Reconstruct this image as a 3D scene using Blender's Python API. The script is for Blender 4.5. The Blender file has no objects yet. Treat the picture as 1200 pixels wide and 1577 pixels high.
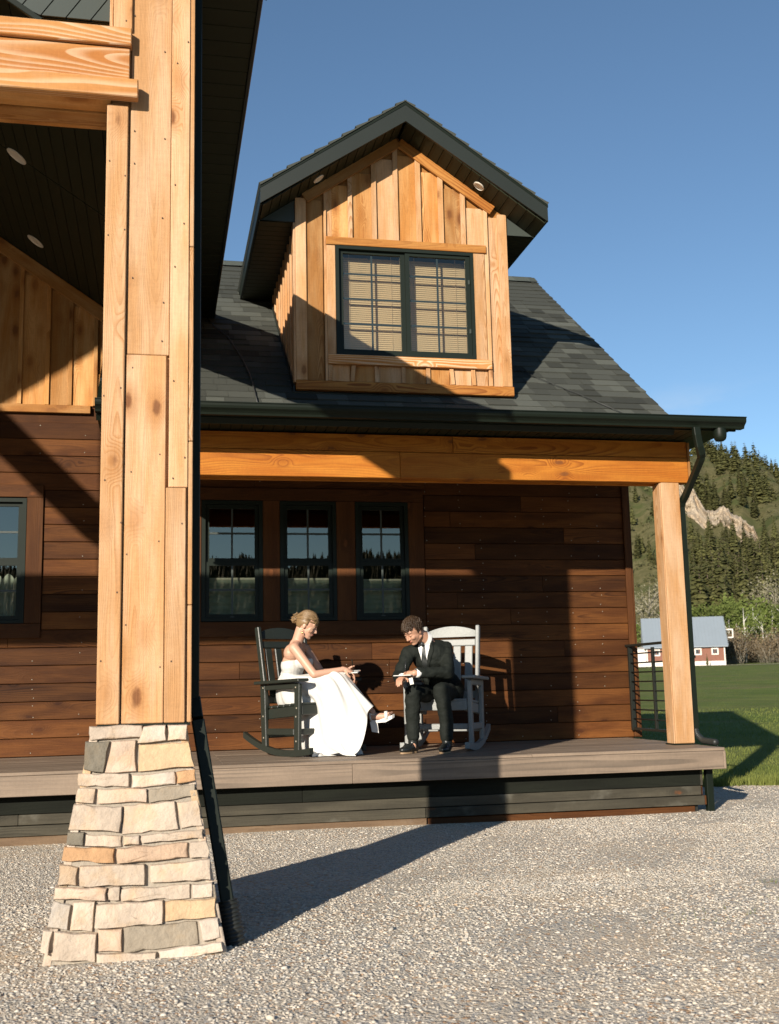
import bpy, bmesh, math, random
import numpy as np
from mathutils import Vector, Matrix, noise
from mathutils.bvhtree import BVHTree

random.seed(7)
S = bpy.context.scene
COL = S.collection
D2R = math.radians

# ------------------------------------------------------------------ camera
cam_d = bpy.data.cameras.new('camera')
cam = bpy.data.objects.new('camera', cam_d)
COL.objects.link(cam)
YAW, PITCH, ROLL = D2R(11.802), D2R(8.842), D2R(-1.263)
fw = Vector((math.sin(YAW) * math.cos(PITCH), math.cos(YAW) * math.cos(PITCH), math.sin(PITCH)))
r0 = Vector((math.cos(YAW), -math.sin(YAW), 0))
u0 = r0.cross(fw)
rr = r0 * math.cos(ROLL) + u0 * math.sin(ROLL)
uu = -r0 * math.sin(ROLL) + u0 * math.cos(ROLL)
CAM = Vector((0, -8.7, 0.5728))
cam.matrix_world = Matrix(((rr.x, uu.x, -fw.x, CAM.x), (rr.y, uu.y, -fw.y, CAM.y),
                           (rr.z, uu.z, -fw.z, CAM.z), (0, 0, 0, 1)))
cam_d.sensor_fit = 'VERTICAL'
cam_d.sensor_height = 36
cam_d.lens = 36 * 1711.7 / 1577
cam_d.clip_start = 0.1
cam_d.clip_end = 6000
cam_d.dof.use_dof = True
cam_d.dof.focus_distance = 8.0
cam_d.dof.aperture_fstop = 5.0
S.camera = cam

# ------------------------------------------------------------------ sky, sun, exposure
SUN_AZ, SUN_EL = D2R(35.4), D2R(19.0)
W = bpy.data.worlds.new('World')
S.world = W
W.use_nodes = True
wn = W.node_tree
wn.nodes.clear()
wo = wn.nodes.new('ShaderNodeOutputWorld')
bg = wn.nodes.new('ShaderNodeBackground')
sky = wn.nodes.new('ShaderNodeTexSky')
sky.sky_type = 'NISHITA'
sky.sun_disc = False
sky.sun_elevation = SUN_EL
sky.sun_rotation = math.pi + SUN_AZ
sky.altitude = 1900
sky.air_density = 1.0
sky.dust_density = 0.1
sky.ozone_density = 2.2
bg.inputs['Strength'].default_value = 0.085
tcw = wn.nodes.new('ShaderNodeTexCoord')
sepw = wn.nodes.new('ShaderNodeSeparateXYZ')
wn.links.new(tcw.outputs['Generated'], sepw.inputs[0])
wb = wn.nodes.new('ShaderNodeVectorMath')
wb.operation = 'MULTIPLY'
wb.inputs[1].default_value = (0.965, 1.045, 1.02)
wn.links.new(sky.outputs[0], wb.inputs[0])
cmap = wn.nodes.new('ShaderNodeMapping')
cmap.inputs['Scale'].default_value = (3.0, 3.0, 9.0)
wn.links.new(tcw.outputs['Generated'], cmap.inputs[0])
cn = wn.nodes.new('ShaderNodeTexNoise')
cn.inputs['Scale'].default_value = 2.6
cn.inputs['Detail'].default_value = 6
cn.inputs['Roughness'].default_value = 0.55
wn.links.new(cmap.outputs[0], cn.inputs['Vector'])
r1 = wn.nodes.new('ShaderNodeMapRange')
r1.interpolation_type = 'SMOOTHSTEP'
r1.inputs[1].default_value, r1.inputs[2].default_value = 0.52, 0.72
wn.links.new(cn.outputs[0], r1.inputs[0])
r2 = wn.nodes.new('ShaderNodeMapRange')
r2.interpolation_type = 'SMOOTHSTEP'
r2.inputs[1].default_value, r2.inputs[2].default_value = 0.27, 0.12
wn.links.new(sepw.outputs[2], r2.inputs[0])
rm = wn.nodes.new('ShaderNodeMath')
rm.operation = 'MULTIPLY'
wn.links.new(r1.outputs[0], rm.inputs[0])
wn.links.new(r2.outputs[0], rm.inputs[1])
cm = wn.nodes.new('ShaderNodeMix')
cm.data_type = 'RGBA'
wn.links.new(rm.outputs[0], cm.inputs[0])
wn.links.new(wb.outputs[0], cm.inputs[6])
cm.inputs[7].default_value = (6.0, 6.0, 5.9, 1)
wn.links.new(cm.outputs[2], bg.inputs[0])
wn.links.new(bg.outputs[0], wo.inputs[0])

sl = bpy.data.lights.new('sun', 'SUN')
sl.energy = 5.0
sl.angle = D2R(0.53)
sl.color = (1.0, 0.90, 0.77)
so = bpy.data.objects.new('sun', sl)
COL.objects.link(so)
sd = Vector((math.sin(SUN_AZ) * math.cos(SUN_EL), math.cos(SUN_AZ) * math.cos(SUN_EL), -math.sin(SUN_EL)))
so.rotation_euler = sd.to_track_quat('-Z', 'Y').to_euler()
so.location = (-20, -30, 20)

vs = S.view_settings
vs.view_transform = 'Standard'
vs.look = 'None'
vs.exposure = 0.7
vs.gamma = 1.0
vs.use_curve_mapping = False
S.cycles.max_bounces = 6
S.cycles.diffuse_bounces = 3
S.cycles.transparent_max_bounces = 12
S.cycles.use_denoising = True


# ------------------------------------------------------------------ node helpers
def nd(nt, typ, ins=None, **props):
    n = nt.nodes.new(typ)
    for k, v in props.items():
        setattr(n, k, v)
    if ins:
        for k, v in ins.items():
            sk = n.inputs[k]
            if isinstance(v, bpy.types.NodeSocket):
                nt.links.new(v, sk)
            else:
                sk.default_value = v
    return n


def mth(nt, op, a, b=0.0, c=None, clamp=False):
    d = {0: a, 1: b}
    if c is not None:
        d[2] = c
    return nd(nt, 'ShaderNodeMath', d, operation=op, use_clamp=clamp).outputs[0]


def vmul(nt, v, s):
    return nd(nt, 'ShaderNodeVectorMath', {0: v, 1: s}, operation='MULTIPLY').outputs[0]


def vadd(nt, v, s):
    return nd(nt, 'ShaderNodeVectorMath', {0: v, 1: s}, operation='ADD').outputs[0]


def ss(nt, x, a, b):
    n = nd(nt, 'ShaderNodeMapRange', {0: x, 1: a, 2: b, 3: 0.0, 4: 1.0}, interpolation_type='SMOOTHSTEP')
    return n.outputs[0]


def mixc(nt, f, a, b, mode='MIX'):
    n = nd(nt, 'ShaderNodeMix', None, data_type='RGBA', blend_type=mode)
    for i, v in ((0, f), (6, a), (7, b)):
        if isinstance(v, bpy.types.NodeSocket):
            nt.links.new(v, n.inputs[i])
        elif i == 0:
            n.inputs[i].default_value = v
        else:
            n.inputs[i].default_value = (v[0], v[1], v[2], 1)
    return n.outputs[2]


def noi(nt, vec, scale, detail=2.0, rough=0.5, dist=0.0):
    return nd(nt, 'ShaderNodeTexNoise', {'Vector': vec, 'Scale': scale, 'Detail': detail, 'Roughness': rough,
                                         'Distortion': dist})


def newmat(name):
    m = bpy.data.materials.new(name)
    m.use_nodes = True
    nt = m.node_tree
    b = nt.nodes['Principled BSDF']
    return m, nt, b


def plain(name, c, rough=0.6, metal=0.0, spec=0.5, var=0.0, nscale=8.0, bump=0.0, bscale=60.0, coat=0.0):
    m, nt, b = newmat(name)
    b.inputs['Roughness'].default_value = rough
    b.inputs['Metallic'].default_value = metal
    b.inputs['Specular IOR Level'].default_value = spec
    b.inputs['Coat Weight'].default_value = coat
    tc = nt.nodes.new('ShaderNodeTexCoord')
    n = noi(nt, tc.outputs['Object'], nscale, 3)
    f = mth(nt, 'MULTIPLY_ADD', n.outputs[0], 2 * var, 1 - var)
    col = nd(nt, 'ShaderNodeVectorMath', {0: (c[0], c[1], c[2]), 'Scale': f}, operation='SCALE').outputs[0]
    nt.links.new(col, b.inputs['Base Color'])
    if bump > 0:
        n2 = noi(nt, tc.outputs['Object'], bscale, 4)
        bp = nd(nt, 'ShaderNodeBump', {'Height': n2.outputs[0], 'Strength': bump, 'Distance': 0.01})
        nt.links.new(bp.outputs[0], b.inputs['Normal'])
    return m


def wood(name, pale, mid, late, rough=0.7, rings=75.0, knots=0.55, latemix=0.6, fiber=0.35, spec=0.25, vary=0.25,
         stain=0.0, staincol=(0.25, 0.24, 0.22), bump=0.35, flamin=0.2, ksize=1.0, halo=0.42, knotcol=(0.13, 0.045, 0.014), wob=0.06):
    """Sawn softwood: grain runs along the object's local X, the broad face is local XY."""
    pale, mid, late = [tuple(q * 0.83 for q in c_) for c_ in (pale, mid, late)]
    m, nt, b = newmat(name)
    tc = nt.nodes.new('ShaderNodeTexCoord')
    oi = nt.nodes.new('ShaderNodeObjectInfo')
    rnd = oi.outputs['Random']
    pos = vadd(nt, tc.outputs['Object'],
               nd(nt, 'ShaderNodeCombineXYZ', {0: mth(nt, 'MULTIPLY', rnd, 61.0), 1: 0.0, 2: 0.0}).outputs[0])
    sx = nd(nt, 'ShaderNodeSeparateXYZ', {0: pos})
    X, Y, Z = sx.outputs
    # knots
    kv = nd(nt, 'ShaderNodeCombineXYZ', {0: mth(nt, 'MULTIPLY', X, 3.6), 1: mth(nt, 'MULTIPLY', Y, 7.5), 2: mth(nt, 'MULTIPLY', rnd, 9.0)})
    vo = nd(nt, 'ShaderNodeTexVoronoi', {'Vector': kv.outputs[0], 'Scale': 1.0}, voronoi_dimensions='3D')
    kd = vo.outputs['Distance']
    ks = nd(nt, 'ShaderNodeSeparateColor', {0: vo.outputs['Color']})
    has = mth(nt, 'GREATER_THAN', ks.outputs[0], 1.0 - knots)
    kn = noi(nt, pos, 40, 2)
    kd2 = mth(nt, 'ADD', kd, mth(nt, 'MULTIPLY', mth(nt, 'SUBTRACT', kn.outputs[0], 0.5), 0.12))
    kmask = mth(nt, 'MULTIPLY', mth(nt, 'SUBTRACT', 1.0, ss(nt, kd2, 0.09 * ksize, 0.20 * ksize)), has)
    khalo = mth(nt, 'MULTIPLY', mth(nt, 'SUBTRACT', 1.0, ss(nt, kd, 0.1, 0.5)), has)
    # wandering pith
    wv = nd(nt, 'ShaderNodeCombineXYZ', {0: mth(nt, 'MULTIPLY', X, 0.42), 1: mth(nt, 'MULTIPLY', Y, 1.4), 2: mth(nt, 'MULTIPLY', Z, 1.4)})
    wn_ = noi(nt, wv.outputs[0], 1.5, 1.6, 0.45)
    ws = nd(nt, 'ShaderNodeSeparateColor', {0: wn_.outputs['Color']})
    yy = mth(nt, 'ADD', mth(nt, 'ADD', Y, mth(nt, 'MULTIPLY', mth(nt, 'SUBTRACT', ks.outputs[1], 0.5), 0.0)),
             mth(nt, 'MULTIPLY', mth(nt, 'SUBTRACT', ws.outputs[0], 0.5), wob * 2.2))
    yy = mth(nt, 'ADD', yy, mth(nt, 'MULTIPLY', mth(nt, 'SUBTRACT', rnd, 0.5), 0.12))
    zz = mth(nt, 'ADD', mth(nt, 'ADD', Z, 0.07), mth(nt, 'MULTIPLY', mth(nt, 'SUBTRACT', ws.outputs[1], 0.5), wob * 2.6))
    r = mth(nt, 'SQRT', mth(nt, 'ADD', mth(nt, 'MULTIPLY', yy, yy), mth(nt, 'MULTIPLY', zz, zz)))
    r = mth(nt, 'ADD', r, mth(nt, 'MULTIPLY', khalo, 0.035))
    rn = mth(nt, 'MULTIPLY', r, rings)
    fr = mth(nt, 'FRACT', rn)
    lw = mth(nt, 'MULTIPLY', ss(nt, fr, 0.35, 0.9), mth(nt, 'SUBTRACT', 1.0, ss(nt, fr, 0.93, 1.0)))
    # fibres
    fv = nd(nt, 'ShaderNodeCombineXYZ', {0: mth(nt, 'MULTIPLY', X, 5.0), 1: mth(nt, 'MULTIPLY', Y, 110.0), 2: mth(nt, 'MULTIPLY', Z, 110.0)})
    fn = noi(nt, fv.outputs[0], 1.0, 3, 0.6)
    # broad tone
    bv = nd(nt, 'ShaderNodeCombineXYZ', {0: mth(nt, 'MULTIPLY', X, 1.1), 1: mth(nt, 'MULTIPLY', Y, 7.0), 2: mth(nt, 'MULTIPLY', Z, 7.0)})
    bn = noi(nt, bv.outputs[0], 1.3, 3, 0.55)
    tone = ss(nt, bn.outputs[0], 0.33, 0.68)
    c = mixc(nt, tone, pale, mid)
    fl = noi(nt, vadd(nt, bv.outputs[0], (7.3, 2.1, 5.5)), 0.8, 2, 0.5)
    flame = ss(nt, fl.outputs[0], 0.46, 0.66)
    lm = mth(nt, 'MULTIPLY', lw, mth(nt, 'MULTIPLY_ADD', flame, latemix * (1 - flamin), latemix * flamin))
    c = mixc(nt, lm, c, late)
    c = mixc(nt, mth(nt, 'MULTIPLY', khalo, halo), c, late)
    c = mixc(nt, mth(nt, 'MULTIPLY', kmask, 0.85), c, knotcol)
    bl = noi(nt, vmul(nt, pos, (2.2, 9.0, 9.0)), 1.0, 5, 0.65)
    c = mixc(nt, mth(nt, 'MULTIPLY', ss(nt, bl.outputs[0], 0.52, 0.70), 0.38), c, mid)
    c = mixc(nt, mth(nt, 'MULTIPLY', ss(nt, bl.outputs[0], 0.66, 0.80), 0.35), c, late)
    if stain > 0:
        sn = noi(nt, pos, 2.2, 4, 0.6)
        c = mixc(nt, mth(nt, 'MULTIPLY', ss(nt, sn.outputs[0], 0.55, 0.75), stain), c, staincol)
    sv = nd(nt, 'ShaderNodeCombineXYZ', {0: mth(nt, 'MULTIPLY', X, 160.0), 1: mth(nt, 'MULTIPLY', Y, 9.0), 2: mth(nt, 'MULTIPLY', Z, 9.0)})
    sw = noi(nt, sv.outputs[0], 1.0, 2, 0.5)
    spk = noi(nt, pos, 55.0, 4, 0.7)
    f = mth(nt, 'ADD', mth(nt, 'MULTIPLY_ADD', fn.outputs[0], fiber, 1 - fiber * 0.5), mth(nt, 'MULTIPLY', mth(nt, 'SUBTRACT', sw.outputs[0], 0.5), 0.16))
    f = mth(nt, 'ADD', f, mth(nt, 'MULTIPLY', mth(nt, 'SUBTRACT', spk.outputs[0], 0.5), 0.30))
    hs = mth(nt, 'FRACT', mth(nt, 'MULTIPLY', rnd, 7.31))
    c = mixc(nt, mth(nt, 'MULTIPLY', hs, min(0.6, vary)), c, mid)
    f = mth(nt, 'MULTIPLY', f, mth(nt, 'MULTIPLY_ADD', rnd, vary, 1 - vary * 0.5))
    col = nd(nt, 'ShaderNodeVectorMath', {0: c, 'Scale': f}, operation='SCALE').outputs[0]
    nt.links.new(col, b.inputs['Base Color'])
    b.inputs['Roughness'].default_value = rough
    b.inputs['Specular IOR Level'].default_value = spec
    h = mth(nt, 'ADD', mth(nt, 'MULTIPLY', lw, 0.5), mth(nt, 'MULTIPLY', fn.outputs[0], 0.9))
    bp = nd(nt, 'ShaderNodeBump', {'Height': h, 'Strength': bump, 'Distance': 0.003})
    nt.links.new(bp.outputs[0], b.inputs['Normal'])
    return m


M = {}
M['cedar'] = wood('cedar_pale', (0.63, 0.41, 0.24), (0.53, 0.285, 0.12), (0.36, 0.145, 0.035), rings=170, latemix=0.65, knots=0.42, halo=0.6, fiber=0.5, vary=0.2)
M['cedar_warm'] = wood('cedar_warm', (0.58, 0.335, 0.135), (0.44, 0.19, 0.045), (0.26, 0.085, 0.016), rings=150, latemix=0.75, knots=0.72, ksize=1.25, halo=0.75, vary=0.6, fiber=0.5)
M['cedar_weathered'] = wood('cedar_weathered', (0.56, 0.27, 0.085), (0.44, 0.165, 0.036), (0.74, 0.53, 0.34), rings=78, latemix=1.0, stain=0.4,
                            staincol=(0.50, 0.37, 0.26), flamin=0.65, knots=0.25, wob=0.08, knotcol=(0.20, 0.09, 0.035))
M['beam'] = wood('beam_orange', (0.54, 0.205, 0.024), (0.43, 0.135, 0.012), (0.22, 0.055, 0.006), rings=95, latemix=0.9, knots=0.35, vary=0.15, flamin=0.35, wob=0.07)
M['trim_orange'] = wood('trim_orange', (0.48, 0.22, 0.055), (0.38, 0.14, 0.024), (0.20, 0.055, 0.008), rings=95, latemix=0.9, knots=0.3, vary=0.15, flamin=0.35, wob=0.07)
M['stain'] = wood('stained_siding', (0.160, 0.060, 0.015), (0.080, 0.027, 0.007), (0.03, 0.010, 0.004), rings=110, latemix=0.8, rough=0.66,
                  knots=0.38, knotcol=(0.03, 0.009, 0.004), vary=0.95, spec=0.16, fiber=0.7)
M['stain_trim'] = wood('stained_trim', (0.115, 0.044, 0.013), (0.080, 0.029, 0.009), (0.035, 0.013, 0.005), rings=110, latemix=0.7, rough=0.66,
                       knots=0.3, vary=0.3, spec=0.16)
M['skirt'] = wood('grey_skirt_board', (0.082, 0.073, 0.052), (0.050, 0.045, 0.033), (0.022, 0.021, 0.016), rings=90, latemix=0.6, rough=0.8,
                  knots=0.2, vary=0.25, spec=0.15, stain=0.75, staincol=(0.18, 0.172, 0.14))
M['skirt_shade_tone'] = wood('shade_toned_skirt_board', (0.016, 0.018, 0.013), (0.012, 0.013, 0.010), (0.006, 0.007, 0.005), rings=90, latemix=0.5, rough=0.85, knots=0.1, spec=0.1)  # skirt boards with the deck edge's shadow darkened into the colour
M['raw_wood'] = wood('raw_timber', (0.22, 0.15, 0.09), (0.15, 0.095, 0.055), (0.07, 0.04, 0.02), rings=60, stain=0.5,
                     staincol=(0.30, 0.26, 0.21))
M['plastic_dark'] = plain('dark_lumber', (0.017, 0.021, 0.016), 0.42, var=0.2, bump=0.1, bscale=90)
M['plastic_grey'] = plain('grey_lumber', (0.22, 0.23, 0.22), 0.5, var=0.14, nscale=30, bump=0.2, bscale=90)
M['metal_dark'] = plain('dark_green_metal', (0.006, 0.010, 0.006), 0.5, spec=0.2, var=0.15)
M['fascia'] = plain('fascia_metal', (0.012, 0.016, 0.012), 0.5, spec=0.4, var=0.12, nscale=3)
M['soffit'] = plain('soffit_metal', (0.017, 0.019, 0.009), 0.6, spec=0.2, var=0.15)
M['soffit_grey'] = plain('grey_soffit_panel', (0.042, 0.052, 0.045), 0.5, spec=0.3, var=0.1)
M['rail'] = plain('black_rail_steel', (0.012, 0.014, 0.011), 0.45, spec=0.3, var=0.1)
M['frame'] = plain('window_frame_dark', (0.009, 0.014, 0.010), 0.5, spec=0.2, var=0.1)
M['grille'] = plain('window_grille', (0.040, 0.050, 0.044), 0.45, var=0.1)
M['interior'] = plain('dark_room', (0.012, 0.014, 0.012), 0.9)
M['shade'] = plain('window_shade_fabric', (0.55, 0.58, 0.47), 0.9, var=0.08, nscale=3)
M['curtain'] = plain('lace_curtain', (0.62, 0.62, 0.55), 0.9, var=0.15, nscale=25)
M['blind'] = plain('blind_slat', (0.76, 0.54, 0.31), 0.55, var=0.06)
M['white_metal'] = plain('light_trim', (0.62, 0.56, 0.47), 0.4, var=0.05)
M['lens'] = plain('light_lens', (0.55, 0.50, 0.42), 0.3, var=0.05)
M['nail'] = plain('nail_head', (0.42, 0.38, 0.30), 0.35, metal=0.3)
M['nail_rust'] = plain('rusty_nail_head', (0.05, 0.025, 0.015), 0.6)
M['mortar'] = plain('mortar', (0.31, 0.27, 0.215), 0.95, var=0.2, bump=0.6)
M['corr'] = plain('corrugated_pipe', (0.018, 0.020, 0.018), 0.5, var=0.1)
M['cable'] = plain('roof_cable', (0.03, 0.032, 0.03), 0.5)
M['bark'] = plain('bark', (0.10, 0.075, 0.055), 0.9, var=0.35, nscale=3)
M['aspen_bark'] = plain('aspen_bark', (0.55, 0.53, 0.46), 0.8, var=0.3, nscale=4)
M['pale_bark'] = plain('pale_bark', (0.30, 0.27, 0.21), 0.9, var=0.25, nscale=2)
M['skin'] = plain('skin', (0.50, 0.285, 0.195), 0.5, var=0.06, nscale=12)
M['skin_m'] = plain('skin_tan', (0.47, 0.255, 0.165), 0.5, var=0.06, nscale=12)
M['lip'] = plain('lips', (0.36, 0.10, 0.08), 0.45)
M['hair_blond'] = plain('blond_hair', (0.20, 0.125, 0.058), 0.42, var=0.35, nscale=60)
M['hair_brown'] = plain('brown_hair', (0.040, 0.022, 0.010), 0.42, var=0.4, nscale=60)
M['lash'] = plain('lash', (0.03, 0.018, 0.012), 0.6)
M['satin'] = plain('white_satin', (0.56, 0.55, 0.515), 0.45, spec=0.4, var=0.02)
M['shoe_white'] = plain('white_leather', (0.66, 0.64, 0.60), 0.35)
M['suit'] = plain('dark_suit', (0.010, 0.0125, 0.010), 0.8, var=0.12, nscale=200, spec=0.2)
M['tie'] = plain('dark_tie', (0.020, 0.023, 0.022), 0.5)
M['shirt'] = plain('white_shirt', (0.68, 0.68, 0.66), 0.7)
M['shoe_black'] = plain('black_shoe', (0.014, 0.016, 0.015), 0.32, spec=0.5)
M['sole'] = plain('tan_sole', (0.30, 0.20, 0.11), 0.6)
M['paper'] = plain('paper', (0.62, 0.62, 0.58), 0.8)
M['pen'] = plain('pen', (0.02, 0.02, 0.022), 0.3)
M['gold'] = plain('gold', (0.75, 0.5, 0.18), 0.25, metal=1.0)
M['barn_roof'] = plain('barn_roof_metal', (0.20, 0.235, 0.265), 0.5, var=0.06, nscale=0.6)
M['barn_red'] = plain('barn_red_boards', (0.20, 0.085, 0.055), 0.8, var=0.15, nscale=1.5)
M['barn_white'] = plain('barn_white_trim', (0.62, 0.58, 0.52), 0.7, var=0.06)
M['barn_glass'] = plain('barn_window_glass', (0.05, 0.06, 0.065), 0.15)
M['cliff'] = None


def glass_mat(name, tint, refl):
    m, nt, b = newmat(name)
    nt.nodes.remove(b)
    out = nt.nodes['Material Output']
    tr = nd(nt, 'ShaderNodeBsdfTransparent', {0: (*tint, 1)})
    gl = nd(nt, 'ShaderNodeBsdfGlossy', {'Color': (0.90, 0.82, 0.68, 1), 'Roughness': 0.0})
    fr = nd(nt, 'ShaderNodeFresnel', {'IOR': 1.5})
    f = mth(nt, 'ADD', mth(nt, 'MULTIPLY', fr.outputs[0], 1.8), refl, clamp=True)
    mx = nd(nt, 'ShaderNodeMixShader', {0: f, 1: tr.outputs[0], 2: gl.outputs[0]})
    nt.links.new(mx.outputs[0], out.inputs[0])
    return m


M['glass'] = glass_mat('window_glass', (0.66, 0.72, 0.66), 0.10)
M['glass_clear'] = glass_mat('dormer_glass', (0.80, 0.84, 0.82), 0.03)


def objcol_mat(name, rough=0.85, var=0.25, nscale=9.0, bump=0.6, bscale=35.0, rv=0.15, spec=0.3, tanmix=0.0):
    """Base colour from the object's own colour, mottled."""
    m, nt, b = newmat(name)
    oi = nt.nodes.new('ShaderNodeObjectInfo')
    tc = nt.nodes.new('ShaderNodeTexCoord')
    v = vadd(nt, tc.outputs['Object'], nd(nt, 'ShaderNodeCombineXYZ', {0: mth(nt, 'MULTIPLY', oi.outputs['Random'], 40.0), 1: 0.0, 2: 0.0}).outputs[0])
    n = noi(nt, v, nscale, 4, 0.6)
    f = mth(nt, 'MULTIPLY_ADD', n.outputs[0], 2 * var, 1 - var)
    f = mth(nt, 'MULTIPLY', f, mth(nt, 'MULTIPLY_ADD', oi.outputs['Random'], rv, 1 - rv / 2))
    col = nd(nt, 'ShaderNodeVectorMath', {0: oi.outputs['Color'], 'Scale': f}, operation='SCALE').outputs[0]
    nt.links.new(col, b.inputs['Base Color'])
    b.inputs['Roughness'].default_value = rough
    b.inputs['Specular IOR Level'].default_value = spec
    n3 = noi(nt, v, nscale * 0.45, 4, 0.6)
    warm = nd(nt, 'ShaderNodeVectorMath', {0: col, 1: (1.02, 0.86, 0.66)}, operation='MULTIPLY').outputs[0]
    col = mixc(nt, mth(nt, 'MULTIPLY', ss(nt, n3.outputs[0], 0.48, 0.70), tanmix), col, warm)
    nt.links.new(col, b.inputs['Base Color'])
    n2 = noi(nt, v, bscale, 5, 0.6)
    bp = nd(nt, 'ShaderNodeBump', {'Height': n2.outputs[0], 'Strength': bump, 'Distance': 0.012})
    nt.links.new(bp.outputs[0], b.inputs['Normal'])
    return m


M['stone'] = objcol_mat('cut_stone', 0.92, 0.34, 11.0, 0.9, 26.0, tanmix=0.75)
M['shingle'] = objcol_mat('asphalt_shingle', 0.95, 0.25, 160.0, 0.5, 220.0, rv=0.5, spec=0.15)
M['foliage'] = None


def foliage_mat(name, c, c2, scale=1.2, trans=0.25, rv=0.5):
    m, nt, b = newmat(name)
    oi = nt.nodes.new('ShaderNodeObjectInfo')
    tc = nt.nodes.new('ShaderNodeTexCoord')
    geo = nt.nodes.new('ShaderNodeNewGeometry')
    n = noi(nt, tc.outputs['Object'], scale, 3)
    f = mth(nt, 'ADD', mth(nt, 'MULTIPLY', ss(nt, n.outputs[0], 0.3, 0.7), 0.6), mth(nt, 'MULTIPLY', geo.outputs['Random Per Island'], 0.4))
    c_ = mixc(nt, f, c, c2)
    g = mth(nt, 'MULTIPLY_ADD', oi.outputs['Random'], rv, 1 - rv / 2)
    col = nd(nt, 'ShaderNodeVectorMath', {0: c_, 'Scale': g}, operation='SCALE').outputs[0]
    nt.links.new(col, b.inputs['Base Color'])
    b.inputs['Roughness'].default_value = 0.75
    b.inputs['Specular IOR Level'].default_value = 0.15
    b.inputs['Subsurface Weight'].default_value = 0.0
    if trans > 0:
        tl = nd(nt, 'ShaderNodeBsdfTranslucent', {'Color': col})
        mx = nd(nt, 'ShaderNodeMixShader', {0: trans, 1: b.outputs[0], 2: tl.outputs[0]})
        nt.links.new(mx.outputs[0], nt.nodes['Material Output'].inputs[0])
    return m


M['conifer'] = foliage_mat('conifer_needles', (0.050, 0.055, 0.020), (0.125, 0.118, 0.040), 0.5, 0.2, 0.8)
M['leaf_new'] = foliage_mat('spring_leaves', (0.10, 0.14, 0.03), (0.17, 0.20, 0.055), 0.8, 0.3)
M['leaf_pale'] = foliage_mat('pale_buds', (0.22, 0.205, 0.13), (0.32, 0.29, 0.19), 0.8, 0.2)
M['leaf_brown'] = foliage_mat('bare_brush', (0.13, 0.095, 0.06), (0.20, 0.155, 0.09), 0.8, 0.15)
M['scrub'] = foliage_mat('scrub', (0.05, 0.052, 0.02), (0.10, 0.095, 0.042), 0.8, 0.1)
M['grass'] = foliage_mat('grass_blades', (0.125, 0.165, 0.034), (0.215, 0.230, 0.062), 0.6, 0.3, 0)


# ------------------------------------------------------------------ mesh helpers
def link(name, me, parent=None, mat=None, M4=None, kind=None):
    o = bpy.data.objects.new(name, me)
    COL.objects.link(o)
    if mat is not None and len(me.materials) == 0:
        me.materials.append(mat)
    if parent is not None:
        o.parent = parent
        if M4 is None:
            M4 = Matrix.Identity(4)
        # M4 is given in world space for unrotated parents whose chain is known
        o.matrix_local = WORLD[parent.name].inverted() @ M4
        WORLD[o.name] = M4.copy()
    else:
        if M4 is not None:
            o.matrix_world = M4
        WORLD[o.name] = (M4 or Matrix.Identity(4)).copy()
    if kind:
        o['kind'] = kind
    return o


WORLD = {}


def thing(name, loc, label, cat, group=None, rot=0.0):
    o = bpy.data.objects.new(name, None)
    o.empty_display_size = 0.2
    COL.objects.link(o)
    m = Matrix.Translation(loc) @ Matrix.Rotation(rot, 4, 'Z')
    o.matrix_world = m
    WORLD[o.name] = m
    o['label'] = label
    o['category'] = cat
    if group:
        o['group'] = group
    return o


def tag(o, label, cat, group=None):
    o['label'] = label
    o['category'] = cat
    if group:
        o['group'] = group
    return o


def pymesh(name, verts, faces, smooth=False):
    me = bpy.data.meshes.new(name)
    me.from_pydata([tuple(v) for v in verts], [], faces)
    if smooth:
        me.polygons.foreach_set('use_smooth', [True] * len(me.polygons))
    me.update()
    return me


def pmesh(name, verts, faces, mat, parent=None, smooth=False, kind=None, M4=None):
    me = pymesh(name, verts, faces, smooth)
    return link(name, me, parent, mat, M4, kind)


BOXC = {}


def boxmesh(L, Wd, T, ch, mat):
    key = (round(L, 3), round(Wd, 3), round(T, 3), round(ch, 4), mat.name)
    if key in BOXC:
        return BOXC[key]
    a, b, c = L / 2, Wd / 2, T / 2
    if ch <= 0:
        v = [(sx * a, sy * b, sz * c) for sx in (-1, 1) for sy in (-1, 1) for sz in (-1, 1)]
        f = [(0, 1, 3, 2), (4, 6, 7, 5), (0, 4, 5, 1), (2, 3, 7, 6), (0, 2, 6, 4), (1, 5, 7, 3)]
        me = pymesh('board', v, f)
    else:
        bm = bmesh.new()
        bmesh.ops.create_cube(bm, size=1.0)
        for q in bm.verts:
            q.co = Vector((q.co.x * L, q.co.y * Wd, q.co.z * T))
        bmesh.ops.bevel(bm, geom=list(bm.edges), offset=min(ch, T * 0.45, Wd * 0.45), segments=1, affect='EDGES')
        me = bpy.data.meshes.new('board')
        bm.to_mesh(me)
        bm.free()
    me.materials.append(mat)
    BOXC[key] = me
    return me


def frame3(x, y, z, o):
    return Matrix(((x[0], y[0], z[0], o[0]), (x[1], y[1], z[1], o[1]), (x[2], y[2], z[2], o[2]), (0, 0, 0, 1)))


AX = {'x': ((1, 0, 0), (0, 0, 1), (0, -1, 0)),   # wall board along X
      'z': ((0, 0, 1), (1, 0, 0), (0, 1, 0)),    # upright, face to -Y
      'zx': ((0, 0, 1), (0, 1, 0), (-1, 0, 0)),  # upright, face to -X
      'y': ((0, 1, 0), (1, 0, 0), (0, 0, -1)),   # along Y, lying flat
      'd': ((1, 0, 0), (0, 1, 0), (0, 0, 1)),    # along X, lying flat
      'yv': ((0, 1, 0), (0, 0, 1), (1, 0, 0))}   # along Y, on edge


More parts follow.
